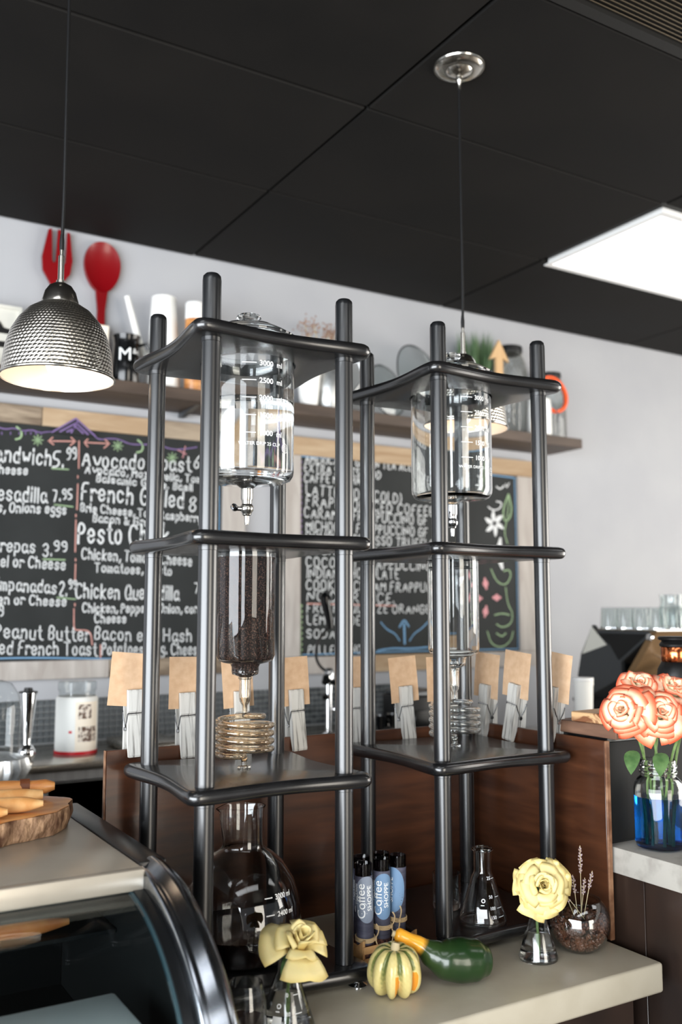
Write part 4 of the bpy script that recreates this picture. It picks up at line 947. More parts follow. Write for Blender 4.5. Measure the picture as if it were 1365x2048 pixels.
def rose_head(parent, R, mat, layers, seed):
    rnd = random.Random(seed)
    # tight spiral heart
    mb = MB(); n = 60; vs = []; tt = []
    for k in range(n + 1):
        a = 5.2*PI*k/n; r = R*(0.05 + 0.17*k/n)
        for j in range(5):
            q = j/4; vs.append((r*(0.65 + 0.35*q)*math.cos(a), r*(0.65 + 0.35*q)*math.sin(a), R*(0.25 + (0.72 - 0.07*k/n)*q))); tt.append(max(.001, q*0.95))
    mb.add(vs, [(k*5+j, (k+1)*5+j, (k+1)*5+j+1, k*5+j+1) for k in range(n) for j in range(4)], tt)
    mb.build('rose_heart', mat, parent, fix=False, angle=80)
    for (cnt, width, r0, r1, h, op, curl, point, lift) in layers:
        ph = rnd.uniform(0, 2*PI)
        for k in range(cnt):
            mb = MB()
            petal(mb, R, ph + 2*PI*k/cnt + rnd.uniform(-.28, .28), width*rnd.uniform(.82, 1.05), r0*R, r1*R*rnd.uniform(.84, 1.14), h*R*rnd.uniform(.86, 1.10), op*R*rnd.uniform(.5, 1.5), curl*rnd.uniform(.5, 1.6), point + rnd.uniform(0.02, 0.20), lift*R)
            o = mb.build('petal', mat, parent, fix=False, angle=80)
            sm = o.modifiers.new('thickness', 'SOLIDIFY'); sm.thickness = 0.0006
OPEN_LAYERS = [(3, 1.25, .10, .20, .97, 0, .04, 0, .02), (3, 1.15, .15, .32, 1.0, .01, .10, 0, 0), (4, .98, .20, .44, .95, .04, .18, .02, 0), (5, .82, .25, .57, .84, .08, .27, .04, 0), (5, .80, .27, .70, .66, .13, .33, .08, 0), (6, .70, .26, .80, .44, .19, .34, .12, 0), (7, .50, .25, .98, .24, .24, .12, .28, 0)]
PEACH_LAYERS = [(3, 1.25, .10, .19, 1.05, 0, .05, 0, .02), (3, 1.15, .15, .30, 1.06, .01, .12, 0, 0), (4, .98, .20, .42, 1.0, .04, .20, .02, 0), (5, .85, .25, .56, .90, .06, .30, .05, 0), (5, .82, .28, .70, .70, .10, .40, .08, 0), (4, .85, .28, .78, .50, .14, .44, .1, 0)]
BUD_LAYERS = [(3, 1.2, .12, .22, 1.22, .0, .03, 0, .02), (3, 1.15, .18, .32, 1.2, .02, .10, .03, 0), (4, .95, .24, .44, 1.08, .04, .22, .05, 0), (3, .95, .26, .60, .72, .14, .46, .10, 0), (3, .95, .26, .70, .46, .26, .50, .10, 0)]
def sepals(parent, R, mat='leaf_green'):
    for k in range(5):
        a = 2*PI*k/5 + .3
        mb = MB(); vs = []
        for j in range(7):
            q = j/6; rr = R*(0.1 + 0.55*q); zz = R*(0.02 - 0.35*q*q); w = R*0.09*math.sin(PI*(0.15 + 0.8*q))
            vs += [(rr*math.cos(a) - w*math.sin(a), rr*math.sin(a) + w*math.cos(a), zz), (rr*math.cos(a) + w*math.sin(a), rr*math.sin(a) - w*math.cos(a), zz)]
        mb.add(vs, [(2*j, 2*j+1, 2*j+3, 2*j+2) for j in range(6)]).build('sepal', mat, parent, fix=False)
    MB().lathe([(0, -0.12*R), (0.07*R, -0.1*R), (0.13*R, 0), (0.2*R, 0.10*R), (0, 0.12*R)], 14).build('calyx', mat, parent)
def leaf(mb, p0, d, L, W, droop=0.3, side=None):
    d = Vector(d).normalized(); up = Vector((0, 0, 1)); s = side or d.cross(up).normalized()
    vs = []
    for j in range(9):
        q = j/8; c = Vector(p0) + d*L*q - up*droop*L*q*q; w = W*math.sin(PI*q)**0.8*0.5
        vs += [c + s*w + up*w*0.25, c, c - s*w + up*w*0.25]
    mb.add(vs, [f for j in range(8) for f in ((3*j, 3*j+1, 3*j+4, 3*j+3), (3*j+1, 3*j+2, 3*j+5, 3*j+4))])
def rose_thing(name, label, head, direction, R, layers, mat, foot, seed, group=None):
    """rose with head at `head`, facing `direction`, stem running down to `foot`"""
    t = thing(name, label, 'rose', foot, 0, group)
    h = Vector(head) - Vector(foot); d = Vector(direction).normalized()
    base = h - d*R*0.55
    hd = bpy.data.objects.new('bloom', None); COL.objects.link(hd); hd.parent = t
    # the bloom's pieces go straight under the rose, turned to face the direction
    n0 = set(o.name for o in bpy.data.objects)
    rose_head(t, R, mat, layers, seed); sepals(t, R)
    bpy.data.objects.remove(hd)
    M = Matrix.Translation(base) @ along(d)
    for o in bpy.data.objects:
        if o.name not in n0 and o.parent == t: o.matrix_local = M
    MB().tube(bez(base - d*0.1*R, base - d*R*1.0, Vector((0, 0, max(0.01, h.z*0.45))), (0, 0, 0.002), 14), [0.0026]*15, 8).build('stem', 'stem_green', t)
    return t

def conical_flask(label, x, y, z, R, H, rn, mat, fill, fillmat, marks, group, ang):
    t = thing('conical_flask', label, 'flask', (x, y, z), 0, group)
    w = 0.0014
    zs = H*0.62
    out = [(0, 0), (R*0.86, 0), (R*0.97, H*0.012), (R, H*0.04), (R*0.97, H*0.08), (rn*1.25, zs), (rn*1.02, zs + H*0.05), (rn, zs + H*0.09), (rn, H*0.955), (rn*1.22, H*0.97), (rn*1.25, H*0.985), (rn*1.1, H)]
    inn = [(rn - w, H), (rn - w, zs + H*0.09), (rn*1.02 - w, zs + H*0.05), (rn*1.25 - w, zs), (R*0.97 - w, H*0.085), (R - w, H*0.045), (R*0.95 - w, H*0.02), (R*0.86, w), (0, w)]
    MB().lathe(out + inn, 48).build('glass_body', mat, t)
    def rz(zz):
        for (r0, z0), (r1, z1) in zip(out[1:], out[2:]):
            if z0 <= zz <= z1: return r0 + (r1 - r0)*(zz - z0)/(z1 - z0) + 0.0006
        return R
    if fill:
        fz = H*fill
        MB().lathe([(0, w*0.8), (R*0.86, w*0.8), (R*0.95 - w*0.8, H*0.02), (R - w*0.8, H*0.045), (R*0.97 - w*0.8, H*0.085), (rz(fz) - w*0.8 - 0.0006, fz), (0, fz - 0.0003)], 48).build('liquid', fillmat, t)
    if marks:
        pr = MB()
        for nm, q in marks:
            zz = H*q
            wrap_text(pr, nm, H*0.058, R, ang, zz, rz=rz, bold=0.0001)
            vs = []
            for k in range(7):
                aa = ang + (0.42 + 0.34*k/6)
                for dz in (0.0014, 0.0024): r = rz(zz + dz); vs.append((r*math.cos(aa), r*math.sin(aa), zz + dz))
            pr.add(vs, [(2*k, 2*k+2, 2*k+3, 2*k+1) for k in range(6)])
        # label patch and maker's swirl
        def patch(a0, a1, z0, z1):
            vs = []
            for k in range(7):
                aa = a0 + (a1 - a0)*k/6
                for zz in (z0, (z0+z1)/2, z1): r = rz(zz); vs.append((r*math.cos(aa), r*math.sin(aa), zz))
            pr.add(vs, [f for k in range(6) for f in ((3*k, 3*k+3, 3*k+4, 3*k+1), (3*k+1, 3*k+4, 3*k+5, 3*k+2))])
        patch(ang - 0.55, ang - 0.16, H*0.13, H*0.24)
        wrap_text(pr, 'O', H*0.07, R, ang - 0.45, H*0.32, rz=rz, bold=0.0004); patch(ang - 0.47, ang - 0.28, H*0.282, H*0.294)
        pr.build('printed_scale', 'print_white', t, smooth=False, fix=False)
    return t
fa = face_ang((0.6, 0.05))
conical_flask('clear conical flask with white scale standing on the base of the empty tower', 0.600, 0.045, BZ, 0.046, 0.138, 0.017, 'glass', 0, None, [('150', 0.12), ('100', 0.23), ('50', 0.37), ('25', 0.60)], 'conical flasks', fa + 0.35)
MARK = [('40', 0.10), ('20', 0.25), ('0', 0.44)]
fr_ = conical_flask('small water-filled conical flask holding the open yellow rose beside the coffee bean bowl', 0.618, -0.088, 0.0003, 0.0355, 0.112, 0.0125, 'glass', 0.45, 'water', None, 'conical flasks', fa)
fl_ = conical_flask('water-filled conical flask with printed scale holding the yellow rose beside the display case', 0.094, -0.107, 0.0003, 0.043, 0.125, 0.0145, 'glass', 0.48, 'water', MARK, 'conical flasks', face_ang((0.094, -0.107)) - 0.05)
rose_thing('yellow_rose', 'fully open pale yellow rose in the small flask beside the coffee bean bowl', (0.618, -0.103, 0.133), (-0.42, -0.86, 0.34), 0.0395, OPEN_LAYERS, 'petal_yellow', (0.618, -0.088, 0.004), 3, 'single yellow roses')
rl = rose_thing('yellow_rose', 'half-open pale yellow rose leaning in the flask beside the display case', (0.105, -0.128, 0.130), (0.05, -0.55, 0.84), 0.036, BUD_LAYERS, 'petal_yellow', (0.094, -0.107, 0.004), 11, 'single yellow roses')
mb = MB(); leaf(mb, (-0.002, -0.004, 0.108), (-0.9, -0.2, 0.2), 0.026, 0.007, 0.6); leaf(mb, (-0.002, -0.004, 0.104), (-0.7, -0.5, -0.2), 0.022, 0.006, 0.8)
mb.build('leaf', 'leaf_green', rl, fix=False)
# stemless glass beside it, mostly behind the case frame
g = thing('drinking_glass', 'small stemless glass half hidden behind the case frame', 'glass', (0.022, -0.112, 0.0004))
MB().lathe([(0, 0), (0.020, 0), (0.029, 0.006), (0.033, 0.025), (0.031, 0.055), (0.0255, 0.082), (0.0245, 0.082), (0.030, 0.055), (0.032, 0.025), (0.028, 0.008), (0.02, 0.003), (0, 0.003)], 40).build('glass_body', 'glass', g)
MB().lathe([(0, 0.0028), (0.0195, 0.0028), (0.0278, 0.0078), (0.0318, 0.024), (0.0316, 0.030), (0, 0.0297)], 40).build('drink', 'coffee_liquid', g)

# small glass tumbler on the base of the second tower
j = thing('glass_jar', 'small thick-based glass tumbler behind the conical flask on the tower base', 'glass', (0.592, 0.150, BZ))
MB().lathe([(0, 0), (0.025, 0), (0.0275, 0.004), (0.0275, 0.022), (0.0285, 0.026), (0.0285, 0.068), (0.0268, 0.068), (0.0262, 0.022), (0.0255, 0.012), (0, 0.010)], 40).build('glass_body', 'glass', j)

# ------------------------------------------------------------------ fish bowl of coffee beans with lavender
bx, by = 0.719, -0.090
bw = thing('glass_bowl', 'round glass bowl filled with coffee beans at the counter end', 'bowl', (bx, by, 0.0003))
Rb = 0.0570; zc = 0.0500
def bowl_prof(R, n, a0, a1): return [(R*math.sin(a0 + (a1-a0)*k/n), zc - R*math.cos(a0 + (a1-a0)*k/n)) for k in range(n+1)]
A0, A1 = 0.50, 2.36
po = [(0, zc - Rb*math.cos(A0))] + bowl_prof(Rb, 24, A0, A1)
pi_ = bowl_prof(Rb - 0.0016, 24, A0, A1)[::-1] + [(0, zc - (Rb - 0.0016)*math.cos(A0))]
MB().lathe(po + [(Rb*math.sin(A1) + 0.0006, zc - Rb*math.cos(A1) + 0.0012)] + pi_, 56).build('glass_body', 'bowl_glass', bw)
def bean(mb, c, q, s):
    vs = []; fs = []; n, m = 8, 5
    for i in range(m + 1):
        th = PI*i/m
        for k in range(n):
            ph = 2*PI*k/n
            x, y, z = math.cos(th)*1.0, math.sin(th)*math.cos(ph)*0.72, math.sin(th)*math.sin(ph)*0.55
            if z > 0.25 and abs(y) < 0.25: z -= 0.22
            if z < 0: z *= 0.8
            vs.append(Vector(c) + q @ Vector((x*s, y*s, z*s)))
    for i in range(m):
        for k in range(n): fs.append((i*n+k, i*n+(k+1) % n, (i+1)*n+(k+1) % n, (i+1)*n+k))
    mb.add(vs, fs)
mb = MB(); rnd = random.Random(5); placed = 0
Ri = Rb - 0.0068
for ring_ in range(900):
    u = rnd.uniform(-1, 0.16); ph = rnd.uniform(0, 2*PI)
    rr = Ri*rnd.choice((1, 1, 1, 0.86))
    z = zc + rr*u
    if z < zc - Rb*math.cos(A0) + 0.0055: continue
    rad = math.sqrt(max(0, rr*rr - (z - zc)**2))
    bean(mb, (rad*math.cos(ph), rad*math.sin(ph), z), Quaternion((rnd.uniform(-1, 1), rnd.uniform(-1, 1), rnd.uniform(-1, 1), rnd.uniform(-1, 1))).normalized(), 0.0047)
for k in range(170):
    r = Ri*0.95*math.sqrt(rnd.random()); ph = rnd.uniform(0, 2*PI)
    bean(mb, (r*math.cos(ph), r*math.sin(ph), zc + Ri*0.16 + rnd.uniform(-.004, .002)), Quaternion((rnd.uniform(-1, 1), rnd.uniform(-1, 1), rnd.uniform(-1, 1), rnd.uniform(-1, 1))).normalized(), 0.0047)
bo = mb.build('coffee_beans', 'coffee_bean', None); bo.location = (bx, by, 0.0003)
tag(bo, 'dark roasted coffee beans filling the round glass bowl', 'coffee beans'); bo['kind'] = 'stuff'
def lavender(label, p0, p1, L):
    t = thing('lavender_stem', label, 'dried flower', p0, 0, 'dried lavender stems in the bean bowl')
    d = Vector(p1) - Vector(p0)
    MB().tube(bez((0, 0, 0), d*0.35, d*0.7 + Vector((0, 0, .003)), d, 10), 0.0007, 6).build('stalk', 'dry_stalk', t)
    mb = MB(); dn = d.normalized(); sd = dn.orthogonal().normalized(); s2 = dn.cross(sd)
    for k in range(int(L/0.0022)):
        q = d - dn*(L - k*0.0022); a = k*2.4
        rr = 0.0028*math.sin(PI*(0.15 + 0.8*k*0.0022/L))
        c = q + (sd*math.cos(a) + s2*math.sin(a))*rr
        mb.lathe([(0, -0.0024), (0.0015, -0.001), (0.0017, 0.0008), (0, 0.0028)], 6, M=Matrix.Translation(c) @ along(dn + (sd*math.cos(a) + s2*math.sin(a))*0.6))
    mb.build('buds', 'lavender_bud', t)
zb_ = 0.058
lavender('tallest pale lavender stem rising from the coffee beans', (bx + .002, by - .004, zb_), (bx + .003, by - .004, 0.188), 0.050)
lavender('brown lavender stem leaning toward the rose, farthest left in the bowl', (bx - .004, by + .008, zb_), (bx - .042, by + .014, 0.142), 0.03)
lavender('brown lavender stem just left of the tallest one', (bx - .001, by + .002, zb_), (bx - .013, by + .001, 0.136), 0.034)
lavender('short lavender stem just right of the tallest one', (bx + .005, by, zb_), (bx + .013, by - .004, 0.128), 0.03)
lavender('lavender stem leaning right over the bowl rim', (bx + .006, by - .006, zb_), (bx + .027, by - .010, 0.140), 0.032)
# snapped stalks leaning left
lavender('bare pale stalk crossing toward the open yellow rose', (bx + .004, by - .01, zb_ - 0.002), (bx - .034, by - .008, 0.098), 0.006)

# ------------------------------------------------------------------ crate of coffee tubes
cx, cy_, crot = 0.374, 0.072, 0.05
cr = thing('wooden_crate', 'small open pine crate holding printed coffee tubes between the towers', 'crate', (cx, cy_, 0.0004), crot)
cw, cd = 0.058, 0.040
MB().box(-cw, cw, -cd, cd, 0, 0.003).build('crate_floor', 'crate_wood', cr, smooth=False)
for s in (-1, 1):
    MB().prism([(-cd, 0.0032), (cd, 0.0032), (cd, 0.048), (cd*0.55, 0.036), (-cd*0.55, 0.036), (-cd, 0.048)], s*cw - 0.0025, s*cw + 0.0025, 'x').build('crate_end', 'crate_wood', cr, smooth=False)
    for z0 in (0.006, 0.026):
        MB().rbox(-cw - 0.002, cw + 0.002, s*cd - 0.0015 + s*0.0018, s*cd + 0.0015 + s*0.0018, z0, z0 + 0.012, 0.0006, 1).build('slat', 'crate_wood', cr)
def coffee_tube(label, lx, ly, lz, lean, ang, blue, zcirc, twine, txt):
    c = Vector((lx, ly, 0)); c.rotate(Quaternion((0, 0, 1), crot))
    t = thing('coffee_tube', label, 'tube', (cx + c.x, cy_ + c.y, lz), 0, 'printed coffee tubes in the crate')
    t.rotation_euler = lean
    R, H = 0.0155, 0.172
    MB().lathe([(0, 0), (R - .002, 0), (R, 0.003), (R, H), (R - 0.0008, H + 0.0006), (R - 0.0012, H), (R - 0.0012, 0.004), (0, 0.003)], 32).build('tube_wall', 'smoke_glass', t)
    MB().lathe([(0, 0.0035), (R - .0016, 0.0035), (R - .0016, 0.152), (0, 0.151)], 28).build('coffee_fill', 'coffee_bean', t)
    lab = MB().lathe([(R + .0003, 0.004), (R + .0003, 0.152)], 40).build('paper_sleeve', 'label_navy', t, fix=False)
    MB().lathe([(R + .0005, 0.004), (R + .0005, 0.034)], 40).build('bean_print', 'label_beans', lab, fix=False)
    # blue disc printed on the sleeve
    mb = MB(); vs = [((R + .0006)*math.cos(ang), (R + .0006)*math.sin(ang), zcirc)]; n = 40; rc = 0.038
    rings = [0.25, .5, .75, 1]
    for q in rings:
        for k in range(n):
            a = 2*PI*k/n; s = max(-1.55, min(1.55, rc*0.62*q*math.cos(a)/R)); vs.append(((R + .0006)*math.cos(ang + s), (R + .0006)*math.sin(ang + s), zcirc + rc*1.06*q*math.sin(a)))
    fs = [(0, 1 + k, 1 + (k+1) % n) for k in range(n)]
    for i in range(len(rings) - 1):
        for k in range(n): fs.append((1+i*n+k, 1+i*n+(k+1) % n, 1+(i+1)*n+(k+1) % n, 1+(i+1)*n+k))
    mb.add(vs, fs).build('round_print', blue, lab, fix=False)
    pr = MB()
    for s, size, da, dz in txt:
        wrap_text(pr, s, size, R + .0008, ang + da, zcirc + dz, vertical=True, bold=0.0001)
    # cup drawn beside the words
    for pts in ([(-.55, .0), (-.55, .012), (-.2, .016), (.05, .012), (.05, -.002), (-.55, -.002)],):
        vs = []
        for k, (da, dz) in enumerate(pts):
            for e in (0, 0.0011): vs.append(((R + .0008)*math.cos(ang - .1 + da), (R + .0008)*math.sin(ang - .1 + da), zcirc - .022 + dz + e))
        pr.add(vs, [(2*k, 2*k+2, 2*k+3, 2*k+1) for k in range(len(pts) - 1)])
    pr.build('lettering', 'print_white', lab, smooth=False, fix=False)
    if twine:
        tw = MB()
        for k in range(3):
            tw.tube([((R + .0016)*math.cos(a), (R + .0016)*math.sin(a), twine + 0.0026*k + 0.0015*math.sin(a)) for a in [2*PI*i/24 for i in range(25)]], 0.0015, 6)
        a = ang + 0.85
        p = Vector(((R + .003)*math.cos(a), (R + .003)*math.sin(a), twine + 0.002))
        o_ = Vector((math.cos(a), math.sin(a), 0)); s_ = Vector((-math.sin(a), math.cos(a), 0))
        tw.lathe([(0, -0.0045), (0.004, -0.002), (0.004, 0.002), (0, 0.0045)], 8, M=Matrix.Translation(p))
        tw.tube(bez(p, p + o_*0.008 + Vector((0, 0, -.01)), p + o_*0.006 - s_*0.006 + Vector((0, 0, -.02)), p + o_*0.004 - s_*0.008 + Vector((0, 0, -.03)), 8), 0.0013, 6)
        tw.tube(bez(p, p + o_*0.010 + Vector((0, 0, .012)), p + o_*0.008 + s_*0.004 + Vector((0, 0, .02)), p + o_*0.003 + Vector((0, 0, .026)), 8), 0.0013, 6)
        tw.build('twine_bow', 'twine', t)
fa = face_ang((cx, cy_))
WORDS = [('Coffee', 0.0225, -0.25, -0.033), ('SHOPPE', 0.0125, 0.55, -0.020), ('The Little', 0.0095, -1.15, -0.010)]
coffee_tube('printed coffee tube with grey disc, in the front row beside the tower post', -0.039, -0.019, 0.0040, (0.0, -0.03, 0), fa + 0.35, 'label_grey', 0.112, 0.040, WORDS)
coffee_tube('printed coffee tube with blue disc and cup drawing, middle of the front row', 0.003, -0.010, 0.0040, (0.0, 0.0, 0), fa + 0.25, 'label_blue', 0.108, 0.052, WORDS)
coffee_tube('printed coffee tube with blue disc, at the right end of the front row', 0.040, -0.006, 0.0040, (0.0, 0.02, 0), fa - 0.65, 'label_blue', 0.112, 0.058, [('SHOPPE', 0.0125, 0.05, -0.022), ('Coffee', 0.0225, -0.80, -0.033)])
coffee_tube('dark coffee tube standing in the back row behind the grey-disc tube', -0.018, 0.022, 0.0040, (0.0, -0.01, 0), fa + 0.3, 'label_grey', 0.105, 0, WORDS)
coffee_tube('dark coffee tube standing in the back row, tallest in the crate', 0.024, 0.024, 0.0042, (0.0, 0.02, 0), fa + 0.2, 'label_blue', 0.105, 0, WORDS)

# ------------------------------------------------------------------ gourds
def striped_gourd():
    mb = MB(); nu, nv = 120, 26; vs = []; tt = []; rnd = random.Random(2)
    N = 9
    for j in range(nv + 1):
        v = j/nv; th = PI*v
        for i in range(nu):
            a = 2*PI*i/nu
            k = abs(math.cos(N*a/2)); lobe = k**0.7
            low = max(0, (v - 0.45)/0.55)
            r = 0.044*(math.sin(th)**0.72)*(0.80 + 0.20*lobe) * (1 + 0.26*low*lobe - 0.30*low*(1 - lobe))
            z = 0.036*math.cos(th)*(1.0 if v < 0.5 else 0.92 + 0.12*lobe)
            if v < 0.12: z -= 0.006*(1 - v/0.12)
            z -= low*0.012*lobe*math.sin(th)
            vs.append((r*math.cos(a), r*math.sin(a), z))
            st = min(1, max(0, (1 - lobe - 0.16)/0.34)); st = st*st*(3 - 2*st)
            mott = 0.10*math.sin(23*a + 40*v)*math.sin(31*v + 5*a)
            t_ = 0.58 + mott - 0.52*st*max(0.0, 1.15 - 1.25*v) - 0.14*max(0, 0.2 - v)/0.2
            orange = math.sin(a*N/2*1.0 + 2.1*math.floor(a*N/(2*PI)))*math.sin(PI*min(1, max(0, (v - .35)/.5)))
            if orange > 0.45 and lobe < 0.88 and v > 0.42: t_ = 0.9
            tt.append(min(1, max(0.01, t_)))
    fs = [(j*nu+i, j*nu+(i+1) % nu, (j+1)*nu+(i+1) % nu, (j+1)*nu+i) for j in range(nv) for i in range(nu)]
    t = thing('striped_gourd', 'small ribbed cream gourd with green stripes and orange patches', 'gourd', (0.306, -0.085, 0.0425), 0.5)
    t.rotation_euler = (0.10, -0.12, 0.5)
    mb.add(vs, fs, tt).build('skin', 'gourd_striped_skin', t, angle=80)
    s = MB(); s.tube([(0, 0, 0.026), (0, 0, 0.036), (0.002, 0, 0.041)], [0.008, 0.0075, 0.0065], 12); s.build('stalk', 'dry_stalk', t)
striped_gourd()
def green_gourd():
    t = thing('green_gourd', 'dark green gourd with orange curved neck lying behind the striped gourd', 'gourd', (0.415, -0.096, 0.0365))
    # neck leans up and to the left, body lies to the right
    ctrl = [(-0.085, 0.045, 0.045), (-0.080, 0.042, 0.043), (-0.064, 0.034, 0.035), (-0.048, 0.024, 0.027), (-0.03, 0.012, 0.013), (-0.01, 0.002, 0.004), (0.015, -0.004, 0.0), (0.04, -0.010, -0.003), (0.06, -0.015, -0.006), (0.069, -0.017, -0.007), (0.071, -0.0175, -0.007)]
    rad = [0.007, 0.0125, 0.0118, 0.0135, 0.023, 0.033, 0.0365, 0.0345, 0.0255, 0.012, 0.002]
    P = []; Rr = []; tint = []
    m = len(ctrl)
    for i in range(m - 1):
        p0, p1, p2, p3 = (Vector(ctrl[max(i-1, 0)]), Vector(ctrl[i]), Vector(ctrl[i+1]), Vector(ctrl[min(i+2, m-1)]))
        for k in range(5):
            s = k/5
            P.append(0.5*((2*p1) + (p2 - p0)*s + (2*p0 - 5*p1 + 4*p2 - p3)*s*s + (3*p1 - p0 - 3*p2 + p3)*s**3))
            Rr.append(rad[i] + (rad[i+1] - rad[i])*(s*s*(3 - 2*s))); tint.append(max(.001, (i + s)/(m - 1)))
    P.append(Vector(ctrl[-1])); Rr.append(rad[-1]); tint.append(1.0)
    MB().tube(P, Rr, 36, True, tint).build('skin', 'gourd_green_skin', t, angle=80)
    d = (Vector(ctrl[0]) - Vector(ctrl[1])).normalized()
    MB().tube([Vector(ctrl[0]) - d*0.002, Vector(ctrl[0]) + d*0.005], [0.006, 0.005], 12).build('stalk', 'dry_stalk', t)
green_gourd()

# ------------------------------------------------------------------ raised bar: jar of roses, black box, boards, bottle
vx, vy, vz = 0.892, -0.138, 0.1723
vj = thing('mason_jar', 'glass mason jar of bright blue water holding the peach roses', 'jar', (vx, vy, vz))
pj_o = [(0, 0), (0.038, 0), (0.045, 0.004), (0.0475, 0.014), (0.0475, 0.112), (0.045, 0.124), (0.038, 0.132), (0.0335, 0.136), (0.0335, 0.140), (0.036, 0.142), (0.036, 0.145), (0.0338, 0.147), (0.0338, 0.151), (0.0360, 0.153), (0.0360, 0.156), (0.0338, 0.158), (0.0338, 0.1655), (0.0325, 0.1675)]
pj_i = [(0.0312, 0.1675), (0.0312, 0.137), (0.036, 0.1285), (0.0425, 0.117), (0.0449, 0.105), (0.0449, 0.015), (0.0425, 0.007), (0.037, 0.0035), (0, 0.0035)]
MB().lathe(pj_o + pj_i, 56).build('glass_body', 'glass', vj)
MB().lathe([(0, 0.0033), (0.037, 0.0033), (0.0427, 0.0068), (0.0452, 0.015), (0.0452, 0.098), (0, 0.0977)], 56).build('blue_liquid', 'blue_water', vj)
protos = []
ROSES = [('large peach rose facing the counter, centre front of the jar bouquet', (0.862, -0.172, 0.432), (-0.40, -0.80, 0.42), 0.042, 21),
         ('peach rose at the left of the jar bouquet, over the cutting boards', (0.802, -0.136, 0.438), (-0.88, -0.36, 0.30), 0.036, 22),
         ('peach rose at the top of the jar bouquet, behind the front rose', (0.878, -0.112, 0.480), (-0.35, -0.55, 0.75), 0.035, 23),
         ('peach rose high on the right of the jar bouquet', (0.938, -0.140, 0.474), (-0.05, -0.70, 0.70), 0.036, 24),
         ('peach rose low at the right edge of the jar bouquet', (0.945, -0.205, 0.412), (0.45, -0.82, 0.15), 0.036, 25),
         ('peach rose at the back of the jar bouquet', (0.985, -0.150, 0.430), (0.85, 0.15, 0.4), 0.034, 26)]
for k, (lab, hp, d, R, sd) in enumerate(ROSES):
    ft = (vx + 0.018*math.cos(k*1.05), vy + 0.018*math.sin(k*1.05), vz + 0.006)
    r = rose_thing('peach_rose', lab, hp, d, R, PEACH_LAYERS, 'petal_peach', ft, sd, 'peach roses in the mason jar')
    if k in (0, 1, 4):
        mb = MB(); h = Vector(hp) - Vector(ft); leaf(mb, h*0.70, (-0.7 if k < 2 else 0.6, -0.5, -0.25), 0.05, 0.03, 0.5)
        mb.build('leaf', 'leaf_green', r, fix=False)
bb = thing('black_box', 'black upright metal box on the bar carrying two cutting boards', 'box', (0.825, -0.07, 0.1723))
MB().rbox(0, 0.24, 0, 0.20, 0, 0.205, 0.002, 1).build('box_body', 'black_board', bb)
MB().rbox(0.004, 0.236, -0.0015, 0, 0.004, 0.196, 0.001, 1).build('front_plate', 'case_dark', bb)
lb = MB().rbox(0, 0.26, 0, 0.165, 0, 0.025, 0.0015, 1).build('cutting_board', 'board_dark'); lb.location = (0.815, -0.105, 0.3777)
tag(lb, 'lower dark grained wooden board lying on the black box', 'board', 'cutting boards on the black box')
ub = MB().rbox(0, 0.22, 0, 0.12, 0, 0.020, 0.002, 1).build('cutting_board', 'board_mixed'); ub.location = (0.822, -0.108, 0.4030)
ub.rotation_euler = (0, 0, 0.10)
tag(ub, 'upper lighter wooden board with two-tone grain on the dark board', 'board', 'cutting boards on the black box')
bt = thing('black_bottle', 'matt black bottle with copper collar standing behind the peach roses', 'bottle', (1.2, 0.066, 0.1723))
MB().lathe([(0, 0), (0.041, 0), (0.043, 0.004), (0.043, 0.306), (0.041, 0.321), (0.033, 0.336), (0.031, 0.338), (0, 0.338)], 40).build('bottle_body', 'black_plastic', bt)
MB().lathe([(0, 0.338), (0.0315, 0.338), (0.033, 0.341), (0.033, 0.371), (0.0315, 0.373), (0, 0.373)], 40).build('collar', 'copper', bt)
MB().lathe([(0, 0.373), (0.035, 0.373), (0.036, 0.378), (0.030, 0.386), (0.038, 0.389), (0.039, 0.393), (0.036, 0.396), (0, 0.397)], 40).build('cap', 'black_plastic', bt)

# ------------------------------------------------------------------ things on the wall shelf
SZ = 1.4373
# red fork and spoon fixed on the wall
fk = thing('wall_fork', 'big red fork hung on the wall beside the red spoon', 'wall decor', (0.211, 1.955, 1.45))
prof = [(-0.016, 0.0), (0.016, 0.0), (0.012, 0.30), (0.018, 0.36), (0.052, 0.41), (0.058, 0.46), (0.046, 0.565), (0.036, 0.565), (0.034, 0.45), (0.025, 0.44), (0.019, 0.45), (0.0145, 0.57), (0.002, 0.57), (-0.002, 0.45), (-0.010, 0.44), (-0.016, 0.45), (-0.020, 0.57), (-0.032, 0.565), (-0.052, 0.46), (-0.048, 0.41), (-0.018, 0.36), (-0.012, 0.30)]
MB().prism(prof, 0, 0.012, 'y').build('fork_plate', 'red_enamel', fk, smooth=False)
sp = thing('wall_spoon', 'big red spoon hung on the wall beside the red fork', 'wall decor', (0.382, 1.955, 1.445))
mb = MB(); n = 40
bowl = [(0.068*math.sin(2*PI*k/n)*(1 - 0.12*math.cos(2*PI*k/n)), 0.465 - 0.098*math.cos(2*PI*k/n)) for k in range(n)]
vs = [(x, 0.0, z) for x, z in bowl] + [(x*0.9, 0.003, 0.465 + (z - 0.465)*0.92) for x, z in bowl] + [(x*0.6, 0.012, 0.465 + (z - 0.465)*0.6) for x, z in bowl] + [(0, 0.016, 0.465)] + [(x, 0.02, z) for x, z in bowl]
fs = []
for r in range(2):
    for k in range(n): fs.append((r*n+k, r*n+(k+1) % n, (r+1)*n+(k+1) % n, (r+1)*n+k))
for k in range(n): fs += [(2*n+k, 2*n+(k+1) % n, 3*n), (k, (k+1) % n, 3*n+1+(k+1) % n, 3*n+1+k)]
fs.append(tuple(3*n+1+k for k in range(n)))
mb.add(vs, fs).build('spoon_bowl', 'red_enamel', sp, angle=30)
